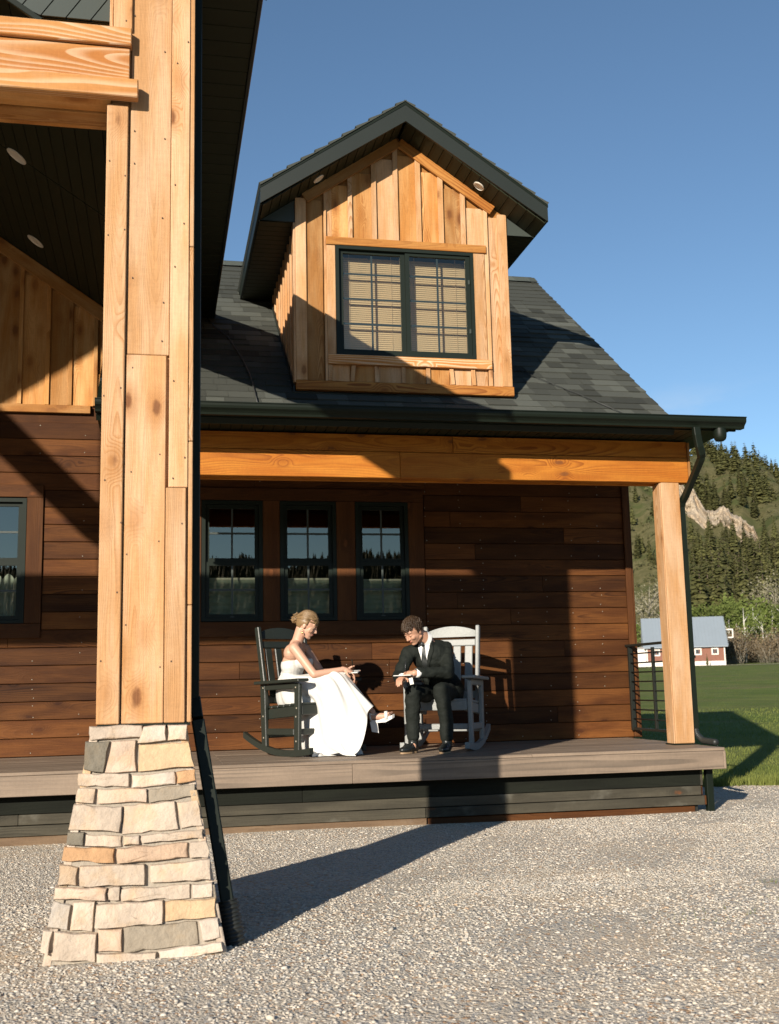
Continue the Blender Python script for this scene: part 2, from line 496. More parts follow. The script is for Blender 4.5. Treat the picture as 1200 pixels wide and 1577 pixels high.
def board(name, x0, x1, y0, y1, z0, z1, ax, mat, parent, ch=0.003, tilt=0.0):
    """A board filling the world box; grain along the axis named by ax."""
    c = Vector(((x0 + x1) / 2, (y0 + y1) / 2, (z0 + z1) / 2))
    d = Vector((abs(x1 - x0), abs(y1 - y0), abs(z1 - z0)))
    X, Y, Z = [Vector(q) for q in AX[ax]]
    dims = [abs(d.dot(Vector([abs(k) for k in q]))) for q in (X, Y, Z)]
    me = boxmesh(*dims, ch, mat)
    m = frame3(X, Y, Z, c)
    if tilt:
        m = m @ Matrix.Rotation(tilt, 4, 'Z')
    return link(name, me, parent, None, m)


def boardv(name, p, q, width, thick, up, mat, parent, ch=0.003):
    """Board from p to q (centre line); up = direction of its width."""
    p, q = Vector(p), Vector(q)
    x = (q - p)
    L = x.length
    x.normalize()
    y = (Vector(up) - x * x.dot(Vector(up))).normalized()
    z = x.cross(y)
    return link(name, boxmesh(L, width, thick, ch, mat), parent, None, frame3(x, y, z, (p + q) / 2))


def prism_y(name, prof, y0, y1, mat, parent, **k):
    """Polygon in XZ extruded along Y."""
    n = len(prof)
    v = [(a, y0, b) for a, b in prof] + [(a, y1, b) for a, b in prof]
    f = [tuple(range(n)), tuple(range(2 * n - 1, n - 1, -1))] + [(i, i + n, (i + 1) % n + n, (i + 1) % n) for i in range(n)]
    return pmesh(name, v, f, mat, parent, **k)


def prism_x(name, prof, x0, x1, mat, parent, **k):
    n = len(prof)
    v = [(x0, a, b) for a, b in prof] + [(x1, a, b) for a, b in prof]
    f = [tuple(range(n - 1, -1, -1)), tuple(range(n, 2 * n))] + [(i, (i + 1) % n, (i + 1) % n + n, i + n) for i in range(n)]
    return pmesh(name, v, f, mat, parent, **k)


def tube_geo(path, rad, seg=8, cap=True, square=False):
    """verts, faces of a tube; rad is a number or one per point."""
    P = [Vector(p) for p in path]
    n = len(P)
    R = [rad] * n if not hasattr(rad, '__len__') else list(rad)
    V, F = [], []
    up = Vector((0, 0, 1))
    t0 = (P[1] - P[0]).normalized()
    if abs(t0.dot(up)) > 0.95:
        up = Vector((0, 1, 0))
    side = t0.cross(up).normalized()
    for i in range(n):
        t = (P[min(i + 1, n - 1)] - P[max(i - 1, 0)]).normalized()
        side = (side - t * t.dot(side)).normalized()
        nn = side.cross(t)
        for k in range(seg):
            a = 2 * math.pi * (k + (0.5 if square else 0)) / seg
            V.append(P[i] + (side * math.cos(a) + nn * math.sin(a)) * R[i])
    for i in range(n - 1):
        for k in range(seg):
            F.append((i * seg + k, i * seg + (k + 1) % seg, (i + 1) * seg + (k + 1) % seg, (i + 1) * seg + k))
    if cap:
        F.append(tuple(range(seg - 1, -1, -1)))
        F.append(tuple(range((n - 1) * seg, n * seg)))
    return V, F


def join_geo(items):
    V, F = [], []
    for v, f in items:
        o = len(V)
        V += list(v)
        F += [tuple(i + o for i in q) for q in f]
    return V, F


def tube(name, path, rad, mat, parent=None, seg=8, smooth=True, **k):
    v, f = tube_geo(path, rad, seg)
    return pmesh(name, v, f, mat, parent, smooth=smooth, **k)


def box_geo(x0, x1, y0, y1, z0, z1):
    v = [(x, y, z) for x in (x0, x1) for y in (y0, y1) for z in (z0, z1)]
    f = [(0, 1, 3, 2), (4, 6, 7, 5), (0, 4, 5, 1), (2, 3, 7, 6), (0, 2, 6, 4), (1, 5, 7, 3)]
    return v, f


def npmesh(name, V, F, mat, parent=None, smooth=False, kind=None):
    """numpy verts (n,3) and triangles (m,3)."""
    me = bpy.data.meshes.new(name)
    me.vertices.add(len(V))
    me.vertices.foreach_set('co', np.asarray(V, np.float32).ravel())
    m = len(F)
    me.loops.add(m * 3)
    me.loops.foreach_set('vertex_index', np.asarray(F, np.int32).ravel())
    me.polygons.add(m)
    me.polygons.foreach_set('loop_start', np.arange(0, m * 3, 3, dtype=np.int32))
    if smooth:
        me.polygons.foreach_set('use_smooth', np.ones(m, dtype=bool))
    me.update(calc_edges=True)
    return link(name, me, parent, mat, None, kind)
# ================================================================== terrain
GZ = -0.524


def crest(az):
    a = np.array([-180, -140, -100, -60, -20, 10, 24, 28, 32, 45, 75, 110, 171, 180.])
    h = np.array([56, 44, 70, 95, 140, 150, 128, 116, 100, 72, 70, 60, 62, 56.])
    return np.interp(az, a, h)


PR = np.array([0, 205, 262, 335, 422, 522, 620, 700, 1000, 3500.])
PH = np.array([0, 0, .075, .28, .55, .83, 1.0, 1.03, 1.25, 1.6])


def hz(x, y):
    """Ground height, metres."""
    r = np.hypot(x - CAM.x, y - CAM.y)
    az = np.degrees(np.arctan2(x - CAM.x, y - CAM.y))
    z = GZ - 0.012 + np.clip(r - 15, 0, 185) * 0.0198
    h = crest(az) * np.interp(r, PR, PH)
    wob = (np.sin(az * .9 + r * .011) * 3.0 + np.sin(az * 2.3 - r * .021) * 1.6 + np.sin(az * 5.1 + r * .05) * .8)
    return z + h + wob * np.clip((r - 230) / 150, 0, 1)


def at(az, d, dz=0.0):
    x = CAM.x + d * math.sin(D2R(az))
    y = CAM.y + d * math.cos(D2R(az))
    return Vector((x, y, float(hz(x, y)) + dz))


def make_terrain():
    radii = np.concatenate([[0.01, 4, 8, 11], np.arange(13, 40, 1.6), np.geomspace(41, 200, 26), np.arange(206, 720, 9), np.geomspace(730, 3500, 14)])
    naz = 420
    azs = np.linspace(-180, 180, naz, endpoint=False)
    # finer in view direction
    azs = np.sort(np.concatenate([azs[(azs < 14.9) | (azs > 40.1)], np.arange(15.25, 40, .25)]))
    naz = len(azs)
    A, R = np.meshgrid(np.radians(azs), radii)
    x = CAM.x + R * np.sin(A)
    y = CAM.y + R * np.cos(A)
    z = hz(x, y)
    V = np.stack([x, y, z], -1).reshape(-1, 3)
    F = []
    i, j = np.meshgrid(np.arange(len(radii) - 1), np.arange(naz), indexing='ij')
    a = i * naz + j
    b = i * naz + (j + 1) % naz
    c = (i + 1) * naz + (j + 1) % naz
    d = (i + 1) * naz + j
    F = np.concatenate([np.stack([a, c, b], -1).reshape(-1, 3), np.stack([a, d, c], -1).reshape(-1, 3)])
    m, nt, bs = newmat('meadow_and_hillside')
    geo = nt.nodes.new('ShaderNodeNewGeometry')
    pos = geo.outputs['Position']
    n1 = noi(nt, pos, 0.045, 4, 0.6)
    n2 = noi(nt, pos, 0.5, 5, 0.65)
    n3 = noi(nt, pos, 7.0, 4, 0.7)
    green = mixc(nt, ss(nt, n2.outputs[0], 0.35, 0.68), (0.100, 0.145, 0.030), (0.170, 0.200, 0.050))
    tan = mixc(nt, ss(nt, n3.outputs[0], 0.4, 0.7), (0.20, 0.155, 0.075), (0.28, 0.22, 0.115))
    stretch = noi(nt, vmul(nt, pos, (0.10, 0.42, 0.2)), 1.0, 4, 0.65)
    g = mixc(nt, mth(nt, 'MULTIPLY', ss(nt, stretch.outputs[0], 0.55, 0.70), 0.85), green, tan)
    n4 = noi(nt, vmul(nt, pos, (0.10, 0.13, .2)), 1.0, 8, 0.72)
    g = mixc(nt, mth(nt, 'MULTIPLY', ss(nt, n4.outputs[0], 0.42, 0.62), 0.6), g, (0.150, 0.150, 0.055))
    g = mixc(nt, mth(nt, 'MULTIPLY', ss(nt, n4.outputs[0], 0.60, 0.72), 0.65), g, tan)
    sage = mixc(nt, ss(nt, n2.outputs[0], 0.35, 0.7), (0.095, 0.085, 0.036), (0.165, 0.140, 0.068))
    sage = mixc(nt, ss(nt, n1.outputs[0], 0.48, 0.62), sage, (0.072, 0.080, 0.028))
    z = nd(nt, 'ShaderNodeSeparateXYZ', {0: pos}).outputs[2]
    c = mixc(nt, ss(nt, z, 3.2, 9.0), g, sage)
    nt.links.new(mixc(nt, mth(nt, 'MULTIPLY', n3.outputs[0], 0.35), c, (0.03, 0.05, 0.012)), bs.inputs['Base Color'])
    bs.inputs['Roughness'].default_value = 0.95
    bs.inputs['Specular IOR Level'].default_value = 0.1
    bp = nd(nt, 'ShaderNodeBump', {'Height': n3.outputs[0], 'Strength': 0.9, 'Distance': 0.12})
    nt.links.new(bp.outputs[0], bs.inputs['Normal'])
    npmesh('meadow', V, F, m, None, True, 'structure')


make_terrain()


# gravel yard: one sheet with a ragged grassy edge to the right and behind
def gravel_edge(x):
    return 2.05 + 0.18 * math.sin(x * 1.7) + 0.11 * math.sin(x * 4.3 + 1) + 0.05 * math.sin(x * 11)


def make_gravel():
    xs = np.concatenate([np.arange(-16, 4.3, 0.25), np.arange(4.3, 9, 0.08), np.arange(9, 24, 0.25)])
    V, F = [], []
    ny = 60
    for x in xs:
        ye = gravel_edge(x)
        for k in range(ny):
            t = k / (ny - 1)
            y = -16 + (ye + 16) * (1 - (1 - t) ** 1.5)
            zz = GZ + 0.010 * math.sin(x * 1.3 + y * .7) * math.cos(y * 1.1 - x * .4) * (1 if k < ny - 1 else 0)
            if k == ny - 1:
                zz = GZ - 0.03
            V.append((x, y, zz))
    n = len(xs)
    for i in range(n - 1):
        for k in range(ny - 1):
            a = i * ny + k
            F.append((a, a + ny, a + ny + 1, a + 1))
    m, nt, bs = newmat('gravel_fines')
    geo = nt.nodes.new('ShaderNodeNewGeometry')
    pos = geo.outputs['Position']
    vo = nd(nt, 'ShaderNodeTexVoronoi', {'Vector': pos, 'Scale': 62.0})
    vo2 = nd(nt, 'ShaderNodeTexVoronoi', {'Vector': pos, 'Scale': 120.0})
    cs = nd(nt, 'ShaderNodeSeparateColor', {0: vo.outputs['Color']})
    dust = noi(nt, vmul(nt, pos, (0.55, 0.9, 1)), 1.0, 5, 0.6)
    big = noi(nt, pos, 0.35, 3, 0.5)
    base = mixc(nt, cs.outputs[0], (0.40, 0.35, 0.275), (0.57, 0.505, 0.41))
    base = mixc(nt, ss(nt, cs.outputs[1], 0.6, 0.9), base, (0.33, 0.32, 0.295))
    base = mixc(nt, ss(nt, cs.outputs[2], 0.88, 0.92), base, (0.42, 0.27, 0.16))
    dustc = (0.60, 0.475, 0.33)
    c = mixc(nt, mth(nt, 'MULTIPLY', ss(nt, dust.outputs[0], 0.50, 0.66), 0.72), base, dustc)
    c = mixc(nt, mth(nt, 'MULTIPLY', ss(nt, big.outputs[0], 0.45, 0.7), 0.25), c, (0.48, 0.43, 0.35))
    nt.links.new(c, bs.inputs['Base Color'])
    bs.inputs['Roughness'].default_value = 0.95
    bs.inputs['Specular IOR Level'].default_value = 0.15
    h = mth(nt, 'ADD', mth(nt, 'MULTIPLY', vo.outputs['Distance'], -1.0), mth(nt, 'MULTIPLY', vo2.outputs['Distance'], -0.5))
    bp = nd(nt, 'ShaderNodeBump', {'Height': h, 'Strength': 0.8, 'Distance': 0.010})
    nt.links.new(bp.outputs[0], bs.inputs['Normal'])
    pmesh('gravel_yard', V, F, m, None, True, 'structure')
    # loose stones
    m2, nt, bs = newmat('loose_gravel')
    geo = nt.nodes.new('ShaderNodeNewGeometry')
    ri = geo.outputs['Random Per Island']
    cr = nt.nodes.new('ShaderNodeValToRGB')
    nt.links.new(ri, cr.inputs[0])
    el = cr.color_ramp.elements
    el[0].position, el[0].color = 0.0, (0.28, 0.27, 0.245, 1)
    el[1].position, el[1].color = 1.0, (0.60, 0.545, 0.465, 1)
    for p_, c_ in ((.2, (.38, .35, .30)), (.42, (.46, .41, .34)), (.6, (.53, .465, .375)), (.72, (.37, .36, .335)), (.86, (.57, .51, .425)), (.90, (.43, .30, .195)), (.93, (.51, .465, .39))):
        e = el.new(p_)
        e.color = (*c_, 1)
    nt.links.new(cr.outputs[0], bs.inputs['Base Color'])
    bs.inputs['Roughness'].default_value = 0.9
    bs.inputs['Specular IOR Level'].default_value = 0.2
    rng = np.random.default_rng(3)

    def ico():
        t = (1 + 5 ** .5) / 2
        v = np.array([(-1, t, 0), (1, t, 0), (-1, -t, 0), (1, -t, 0), (0, -1, t), (0, 1, t), (0, -1, -t), (0, 1, -t), (t, 0, -1), (t, 0, 1), (-t, 0, -1), (-t, 0, 1)], float)
        f = np.array([(0, 11, 5), (0, 5, 1), (0, 1, 7), (0, 7, 10), (0, 10, 11), (1, 5, 9), (5, 11, 4), (11, 10, 2), (10, 7, 6), (7, 1, 8), (3, 9, 4), (3, 4, 2), (3, 2, 6), (3, 6, 8), (3, 8, 9), (4, 9, 5), (2, 4, 11), (6, 2, 10), (8, 6, 7), (9, 8, 1)])
        return v / np.linalg.norm(v[0]), f

    octv = np.array([(1, 0, 0), (-1, 0, 0), (0, 1, 0), (0, -1, 0), (0, 0, 1), (0, 0, -1)], float)
    octf = np.array([(0, 2, 4), (2, 1, 4), (1, 3, 4), (3, 0, 4), (2, 0, 5), (1, 2, 5), (3, 1, 5), (0, 3, 5)])

    def scatter(n, x0, x1, y0, y1, s0, s1, tv, tf):
        x = rng.uniform(x0, x1, n)
        y = rng.uniform(y0, y1, n)
        # dusty patches hold fewer stones
        dn = np.sin(x * 1.9 + 1.1 * np.sin(y * 1.3)) * np.sin(y * 2.2 + x * .6) + .5 * np.sin(x * 4.7 - y * 3.1)
        keep = rng.uniform(size=n) > np.clip((dn - .15) * .9, 0, .62)
        keep &= ~((x > -.47) & (x < .30) & (y > -3.80) & (y < -2.9))
        keep &= ~((x < 4.42) & (y > .09))
        keep &= y < 1.95
        x, y = x[keep], y[keep]
        n = len(x)
        s = s0 + (s1 - s0) * rng.uniform(size=n) ** 2.2
        sc = np.stack([s * rng.uniform(.75, 1.35, n), s * rng.uniform(.75, 1.2, n), s * rng.uniform(.26, .52, n)], -1)
        a = rng.uniform(0, 2 * np.pi, n)
        b = rng.normal(0, .35, n)
        V = tv[None] * (1 + rng.uniform(-.38, .38, (n, len(tv), 1)))
        V = V * sc[:, None, :]
        ca, sa, cb, sb = np.cos(a), np.sin(a), np.cos(b), np.sin(b)
        X, Y, Z = V[..., 0], V[..., 1], V[..., 2]
        X, Z = X * cb[:, None] + Z * sb[:, None], -X * sb[:, None] + Z * cb[:, None]
        X, Y = X * ca[:, None] - Y * sa[:, None], X * sa[:, None] + Y * ca[:, None]
        zg = GZ + 0.010 * np.sin(x * 1.3 + y * .7) * np.cos(y * 1.1 - x * .4)
        P = np.stack([X + x[:, None], Y + y[:, None], Z + (zg + sc[:, 2] * .18)[:, None]], -1)
        F = tf[None] + (np.arange(n) * len(tv))[:, None, None]
        return P.reshape(-1, 3), F.reshape(-1, 3)

    parts = [scatter(62000, -2.2, 3.2, -5.6, -2.4, .0030, .0125, octv, octf),
             scatter(80000, -2.4, 5.4, -2.9, 0.1, .0036, .0092, octv, octf),
             scatter(22000, 3.0, 8.0, -2.6, 2.0, .005, .013, octv, octf),
             scatter(3200, -2.2, 4.6, -5.4, 0, .008, .017, *ico())]
    o = 0
    VV, FF = [], []
    for v, f in parts:
        VV.append(v)
        FF.append(f + o)
        o += len(v)
    npmesh('loose_gravel', np.concatenate(VV), np.concatenate(FF), m2, None, False, 'stuff')


make_gravel()


def make_grass():
    rng = np.random.default_rng(5)
    P = []
    # meadow blades behind the yard edge, thinning with distance
    n = 52000
    u = rng.uniform(size=n) ** 2.0
    y = 1.9 + u * 16
    x = rng.uniform(4.9, 5.6, n) + rng.uniform(0, 1, n) * (4.2 + (y - 2) * 0.62)
    e = np.array([gravel_edge(q) for q in x])
    k = y > e - 0.05 - rng.uniform(0, .25, n) * (rng.uniform(size=n) < .15)
    x, y = x[k], y[k]
    h = rng.uniform(.018, .05, len(x)) * (1 + 1.6 * np.clip(1.0 - (y - e[k]) / .5, 0, 1))
    # tufts in the gravel
    for cx, cy, r, m in ((3.35, -3.05, .10, 50), (3.62, -3.3, .12, 60), (3.2, -3.42, .14, 50), (2.55, -3.75, .22, 70), (4.4, -2.55, .22, 90), (3.0, -3.8, .12, 40)):
        x = np.concatenate([x, cx + rng.normal(0, r, m)])
        y = np.concatenate([y, cy + rng.normal(0, r * .5, m)])
        h = np.concatenate([h, rng.uniform(.010, .030, m)])
    n = len(x)
    zg = np.where(y > 1.8, hz(x, y), GZ)
    a = rng.uniform(0, 2 * np.pi, n)
    w = np.clip(h * .09, .002, .008) * (1 + np.clip(y - 2, 0, 20) * .09)
    lx, ly = np.cos(a) * h * .45, np.sin(a) * h * .45
    b = a + rng.uniform(-1, 1, n)
    p0 = np.stack([x - np.sin(b) * w, y + np.cos(b) * w, zg - .01], -1)
    p1 = np.stack([x + np.sin(b) * w, y - np.cos(b) * w, zg - .01], -1)
    p2 = np.stack([x + lx, y + ly, zg + h], -1)
    V = np.stack([p0, p1, p2], 1).reshape(-1, 3)
    F = np.arange(n * 3).reshape(-1, 3)
    npmesh('meadow_grass', V, F, M['grass'], None, False, 'stuff')


make_grass()


def make_track():
    V, F = [], []
    for i, a in enumerate(np.arange(14, 44, 0.5)):
        for d in (143.5 + 1.5 * math.sin(a * .8), 147.2 + 1.5 * math.sin(a * .8 + .5)):
            V.append(at(a, d, 0.06))
        if i:
            k = 2 * i
            F.append((k - 2, k - 1, k + 1, k))
    m = plain('track_dirt', (0.40, 0.33, 0.23), 0.95, var=0.2, nscale=0.7)
    pmesh('dirt_track', V, F, m, None, False, 'structure')


make_track()


def make_cliff():
    """Pale rock band that breaks the slope of the hill."""
    m, nt, bs = newmat('limestone')
    geo = nt.nodes.new('ShaderNodeNewGeometry')
    pos = geo.outputs['Position']
    n = noi(nt, pos, 0.16, 6, 0.65)
    n2 = noi(nt, vmul(nt, pos, (1, 1, .35)), 0.55, 5, 0.7)
    c = mixc(nt, ss(nt, n.outputs[0], 0.3, 0.7), (0.47, 0.36, 0.24), (0.39, 0.33, 0.25))
    c = mixc(nt, ss(nt, n2.outputs[0], 0.56, 0.78), c, (0.20, 0.165, 0.115))
    nt.links.new(c, bs.inputs['Base Color'])
    bs.inputs['Roughness'].default_value = 0.95
    bp = nd(nt, 'ShaderNodeBump', {'Height': n2.outputs[0], 'Strength': 1.0, 'Distance': 2.0})
    nt.links.new(bp.outputs[0], bs.inputs['Normal'])
    path = [(20, 425, 6), (23.2, 420, 5), (24.6, 416, 4), (25.3, 408, 6), (26.0, 400, 11), (26.7, 392, 14), (27.3, 386, 14), (27.9, 382, 10), (28.5, 378, 9), (29.1, 372, 11), (29.6, 368, 11), (30.0, 366, 8), (30.5, 362, 4)]
    az = np.array([p[0] for p in path])
    dd = np.array([p[1] for p in path])
    hh = np.array([p[2] for p in path])
    na, nv = 190, 26
    V, F = [], []
    for i in range(na):
        a = az[0] + (az[-1] - az[0]) * i / (na - 1)
        d = np.interp(a, az, dd)
        h = np.interp(a, az, hh) * (0.95 + .22 * noise.noise(Vector((a * 2.5, 0, 5))) + .08 * noise.noise(Vector((a * 9, 2, 5))))
        h *= min(1, i / 8, (na - 1 - i) / 8)
        base = at(a, d)
        b2 = base.z - 3
        for k in range(nv):
            t = k / (nv - 1)
            back = 15 * t ** 1.2 + 3.6 * noise.noise(Vector((a * 2.2, t * 1.5, 1.0))) + 1.8 * noise.noise(Vector((a * 5, t * 6, 9.0))) + .9 * noise.noise(Vector((a * 13, t * 15, 4.0)))
            step = 1.3 * math.sin(t * 20 + 4 * noise.noise(Vector((a * 2, 1, 3))))
            if k == nv - 1:
                back += 14
            q = at(a, d + back + step)
            V.append((q.x, q.y, b2 + (h + 3) * min(1, t * 1.06)))
    for i in range(na - 1):
        for k in range(nv - 1):
            q = i * nv + k
            F.append((q, q + nv, q + nv + 1, q + 1))
    pmesh('rock_cliff', V, F, m, None, False, 'structure')


make_cliff()


# ================================================================== house
house = thing('house', (2.0, 3.5, GZ), 'dark stained plank house with dark shingle roof, gabled dormer and timber porch beam', 'house')
YW = 1.983          # face of the siding
SL = 0.75           # main roof slope
RX0, RX1 = -0.5, 4.39


def roof_z(y):
    return 2.80 + SL * (y - 0.05)


# sheathing with the window openings left free
G = []
ops = [(-1.83, -1.19), (0.36, 1.0), (1.11, 1.72), (1.85, 2.44)]
xs = [-9.2] + [q for o in ops for q in o] + [4.70]
for a, b in zip(xs[0::2], xs[1::2]):
    G.append(box_geo(a, b, 2.003, 2.06, 1.18, 2.39))
G.append(box_geo(-9.2, 4.70, 2.003, 2.06, -0.5, 1.18))
G.append(box_geo(-9.2, 4.70, 2.003, 2.06, 2.39, 2.71))
G.append(box_geo(-9.2, -0.45, 2.003, 2.06, 2.712, 3.3))
G.append(box_geo(-9.2, -9.14, 2.062, 6.4, -0.5, 3.3))
G.append(box_geo(4.64, 4.70, 2.062, 6.4, -0.5, 2.99))
G.append(box_geo(-9.2, 4.70, 6.402, 6.46, -0.5, 2.9))
v, f = join_geo(G)
wall = pmesh('wall', v, f, M['stain'], house)
# right gable above the side wall
prism_x('gable_wall', [(2.07, 3.0), (6.40, 3.0), (6.40, 3.02), (3.5, roof_z(3.48) - .12), (2.07, roof_z(2.07) - .12)], 4.20, 4.26, M['stain'], house)
pmesh('lower_roof', *box_geo(4.2, 4.965, .085, 6.5, 2.74, 2.795), M['metal_dark'], house)
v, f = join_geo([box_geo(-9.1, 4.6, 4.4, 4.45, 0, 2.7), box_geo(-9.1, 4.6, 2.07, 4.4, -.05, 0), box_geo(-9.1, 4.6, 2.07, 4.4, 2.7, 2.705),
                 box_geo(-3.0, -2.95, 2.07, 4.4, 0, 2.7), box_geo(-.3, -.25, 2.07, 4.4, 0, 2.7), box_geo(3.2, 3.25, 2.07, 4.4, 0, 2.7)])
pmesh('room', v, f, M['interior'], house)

# siding planks, row by row
RH = 0.163
joints = {0: [-.05, 2.95], 1: [.35, 3.9], 2: [-.45, 1.95], 3: [3.05], 4: [.75, 2.2], 5: [2.03, 4.0], 6: [-1.35, 1.2], 7: [3.45], 8: [2.9], 9: [3.8], 10: [-.2], 11: [3.1],
          12: [4.05], 13: [2.85], 14: [3.6], 15: [.9, 2.6], 16: [1.6]}
zones = [(-2.1, -1.06), (0.30, 2.58)]
rng = random.Random(11)
for k in range(19):
    z0, z1 = 0.003 + RH * k, 0.003 + RH * (k + 1)
    spans = [(-2.6, 4.70)] if z1 < 2.72 else [(-2.6, -0.47)]
    if 7 <= k <= 14:
        spans = [(-2.6, zones[0][0]), (zones[0][1], zones[1][0]), (zones[1][1], 4.70)]
    for a, b in spans:
        cuts = [a] + [j for j in joints.get(k, []) if a + .25 < j < b - .25] + [b]
        for c, d in zip(cuts, cuts[1:]):
            o = board('plank', c + .001, d - .001, YW + rng.uniform(-.0015, .0025), 2.003, z0 + .002, z1 - .004, 'x', M['stain'], wall, 0.003)
# the rest of the front and the gable end, beyond the picture
G = []
for k in range(19):
    z0, z1 = 0.003 + RH * k, 0.003 + RH * (k + 1)
    G.append(box_geo(-9.2, -2.603, YW, 2.003, z0 + .002, z1 - .004))
    G.append(box_geo(4.70, 4.72, 1.99, 6.4, z0 + .002, z1 - .004))
v, f = join_geo(G)
pmesh('siding', v, f, M['stain'], wall, kind='stuff')
# corner board, base strip
board('corner_board', 4.70, 4.78, 1.965, 2.05, -0.0, 2.70, 'z', M['stain_trim'], wall, .004)
board('corner_board', 4.695, 4.755, 1.955, 1.98, 0.01, 2.69, 'z', M['stain_trim'], wall, .004)
# nail heads in pairs on each row
G = []
r2 = random.Random(5)
for x in (-1.95, -1.55, -1.12, -.71, -.3, .12, .53, .94, 1.36, 1.77, 2.18, 2.6, 2.95, 3.17, 3.53, 3.83, 4.12, 4.42):
    for k in range(19):
        if k > 15 and x > -.5:
            continue
        z0 = 0.003 + RH * k
        if any(p < x < q for p, q in zones) and 6 <= k <= 14:
            continue
        for dz in (.032, .118):
            if r2.random() < .42:
                cx, cz = x + r2.uniform(-.012, .012), z0 + dz + r2.uniform(-.01, .01)
                G.append(box_geo(cx - .0032, cx + .0032, YW - .004, YW + .002, cz - .0032, cz + .0032))
v, f = join_geo(G)
pmesh('nail_heads', v, f, M['nail'], wall, kind='stuff')


def porch_window(x0, x1, shade_top, curtain=False):
    z0, z1 = 1.203, 2.363
    w = 0.036
    yf = 1.958
    G = [box_geo(x0, x0 + w, yf, 2.05, z0, z1), box_geo(x1 - w, x1, yf, 2.05, z0, z1),
         box_geo(x0 + w, x1 - w, yf, 2.05, z0, z0 + w * .8), box_geo(x0 + w, x1 - w, yf, 2.05, z1 - w, z1)]
    v, f = join_geo(G)
    win = pmesh('window', v, f, M['frame'], house)
    a, b = x0 + w + .002, x1 - w - .002
    for lo, hi, y in ((1.772, 2.325, 1.995), (1.234, 1.77, 1.975)):
        s = .036
        G = [box_geo(a, a + s, y, y + .03, lo, hi), box_geo(b - s, b, y, y + .03, lo, hi),
             box_geo(a + s, b - s, y, y + .03, lo, lo + s), box_geo(a + s, b - s, y, y + .03, hi - s, hi)]
        v, f = join_geo(G)
        pmesh('sash', v, f, M['frame'], win)
        pmesh('pane', [(a + s, y + .012, lo + s), (b - s, y + .012, lo + s), (b - s, y + .012, hi - s), (a + s, y + .012, hi - s)], [(0, 1, 2, 3)], M['glass'], win)
        mz, mx = (lo + hi) / 2, (a + b) / 2
        board('muntin', a + s, b - s, y + .003, y + .0110, mz - .009, mz + .009, 'x', M['grille'], win, 0)
        board('muntin', mx - .009, mx + .009, y + .0035, y + .0105, lo + s, hi - s, 'z', M['grille'], win, 0)
    if curtain:
        V, F = [], []
        for i in range(61):
            t = i / 60
            x = a + .02 + (b - a - .04) * t
            yy = 2.09 + .018 * math.sin(t * 55) + .006 * math.sin(t * 23)
            V += [(x, yy, 1.25), (x, yy * .5 + 1.05, 1.62 + .05 * abs(math.sin(t * 14)))]
            if i:
                k = 2 * i
                F.append((k - 2, k, k + 1, k - 1))
        pmesh('curtain', V, F, M['curtain'], win, True)
    else:
        n = 14
        V, F = [], []
        for i in range(n + 1):
            z = 1.22 + (shade_top - 1.22) * i / n
            V += [(a, 2.085 + .012 * (i % 2), z), (b, 2.085 + .012 * (i % 2), z)]
            if i:
                k = 2 * i
                F.append((k - 2, k - 1, k + 1, k))
        pmesh('cellular_shade', V, F, M['shade'], win)
        board('shade_rail', a, b, 2.08, 2.10, shade_top + .002, shade_top + .022, 'x', M['white_metal'], win, 0)
    board('latch', (a + b) / 2 - .02, (a + b) / 2 + .02, 1.968, 1.974, 1.238, 1.250, 'x', M['grille'], win, .001)
    return win


porch_window(-1.797, -1.215, 1.7, True)
porch_window(0.39, 0.972, 1.605)
porch_window(1.140, 1.690, 1.600)
porch_window(1.882, 2.412, 1.590)
YT = 1.962
for x0, x1 in ((0.30, 0.388), (0.974, 1.138), (1.692, 1.880), (2.414, 2.572)):
    board('window_trim', x0, x1, YT, 2.002, 1.198, 2.368, 'z', M['stain_trim'], wall)
board('window_trim', 0.30, 2.572, YT - .003, 2.002, 1.055, 1.196, 'x', M['stain_trim'], wall)
board('window_trim', 0.30, 2.572, YT - .003, 2.002, 2.370, 2.49, 'x', M['stain_trim'], wall)
board('window_trim', -1.213, -1.066, YT, 2.002, 1.202, 2.372, 'z', M['stain_trim'], wall)
board('window_trim', -1.95, -1.80, YT, 2.002, 1.202, 2.372, 'z', M['stain_trim'], wall)
board('window_trim', -1.95, -1.066, YT - .003, 2.002, 1.066, 1.200, 'x', M['stain_trim'], wall)
board('window_trim', -1.95, -1.066, YT - .003, 2.002, 2.374, 2.49, 'x', M['stain_trim'], wall)

# porch beam, post
board('porch_beam', -.45, 2.02, .477, .60, 2.328, 2.556, 'x', M['beam'], house, .004)
board('porch_beam', 2.022, 4.70, .477, .60, 2.328, 2.556, 'x', M['beam'], house, .004)
board('porch_beam', -.45, 2.495, .481, .60, 2.560, 2.706, 'x', M['beam'], house, .003)
board('porch_beam', 2.498, 4.70, .481, .60, 2.560, 2.706, 'x', M['beam'], house, .003)
board('beam_soffit_board', -.45, 4.60, .602, .64, 2.318, 2.46, 'x', M['beam'], house, .003)
board('beam_end_board', 4.702, 4.724, .47, .66, 2.34, 2.70, 'z', M['cedar_warm'], house, .003)
post = board('porch_post', 4.424, 4.602, .474, .652, 0.012, 2.326, 'z', M['cedar'], house, .006)
board('post_trim', 4.416, 4.4235, .49, .636, 0.012, 2.322, 'zx', M['cedar'], house, .002)
board('post_foot', 4.41, 4.616, .466, .66, 0.002, .0115, 'd', M['metal_dark'], house, .001)
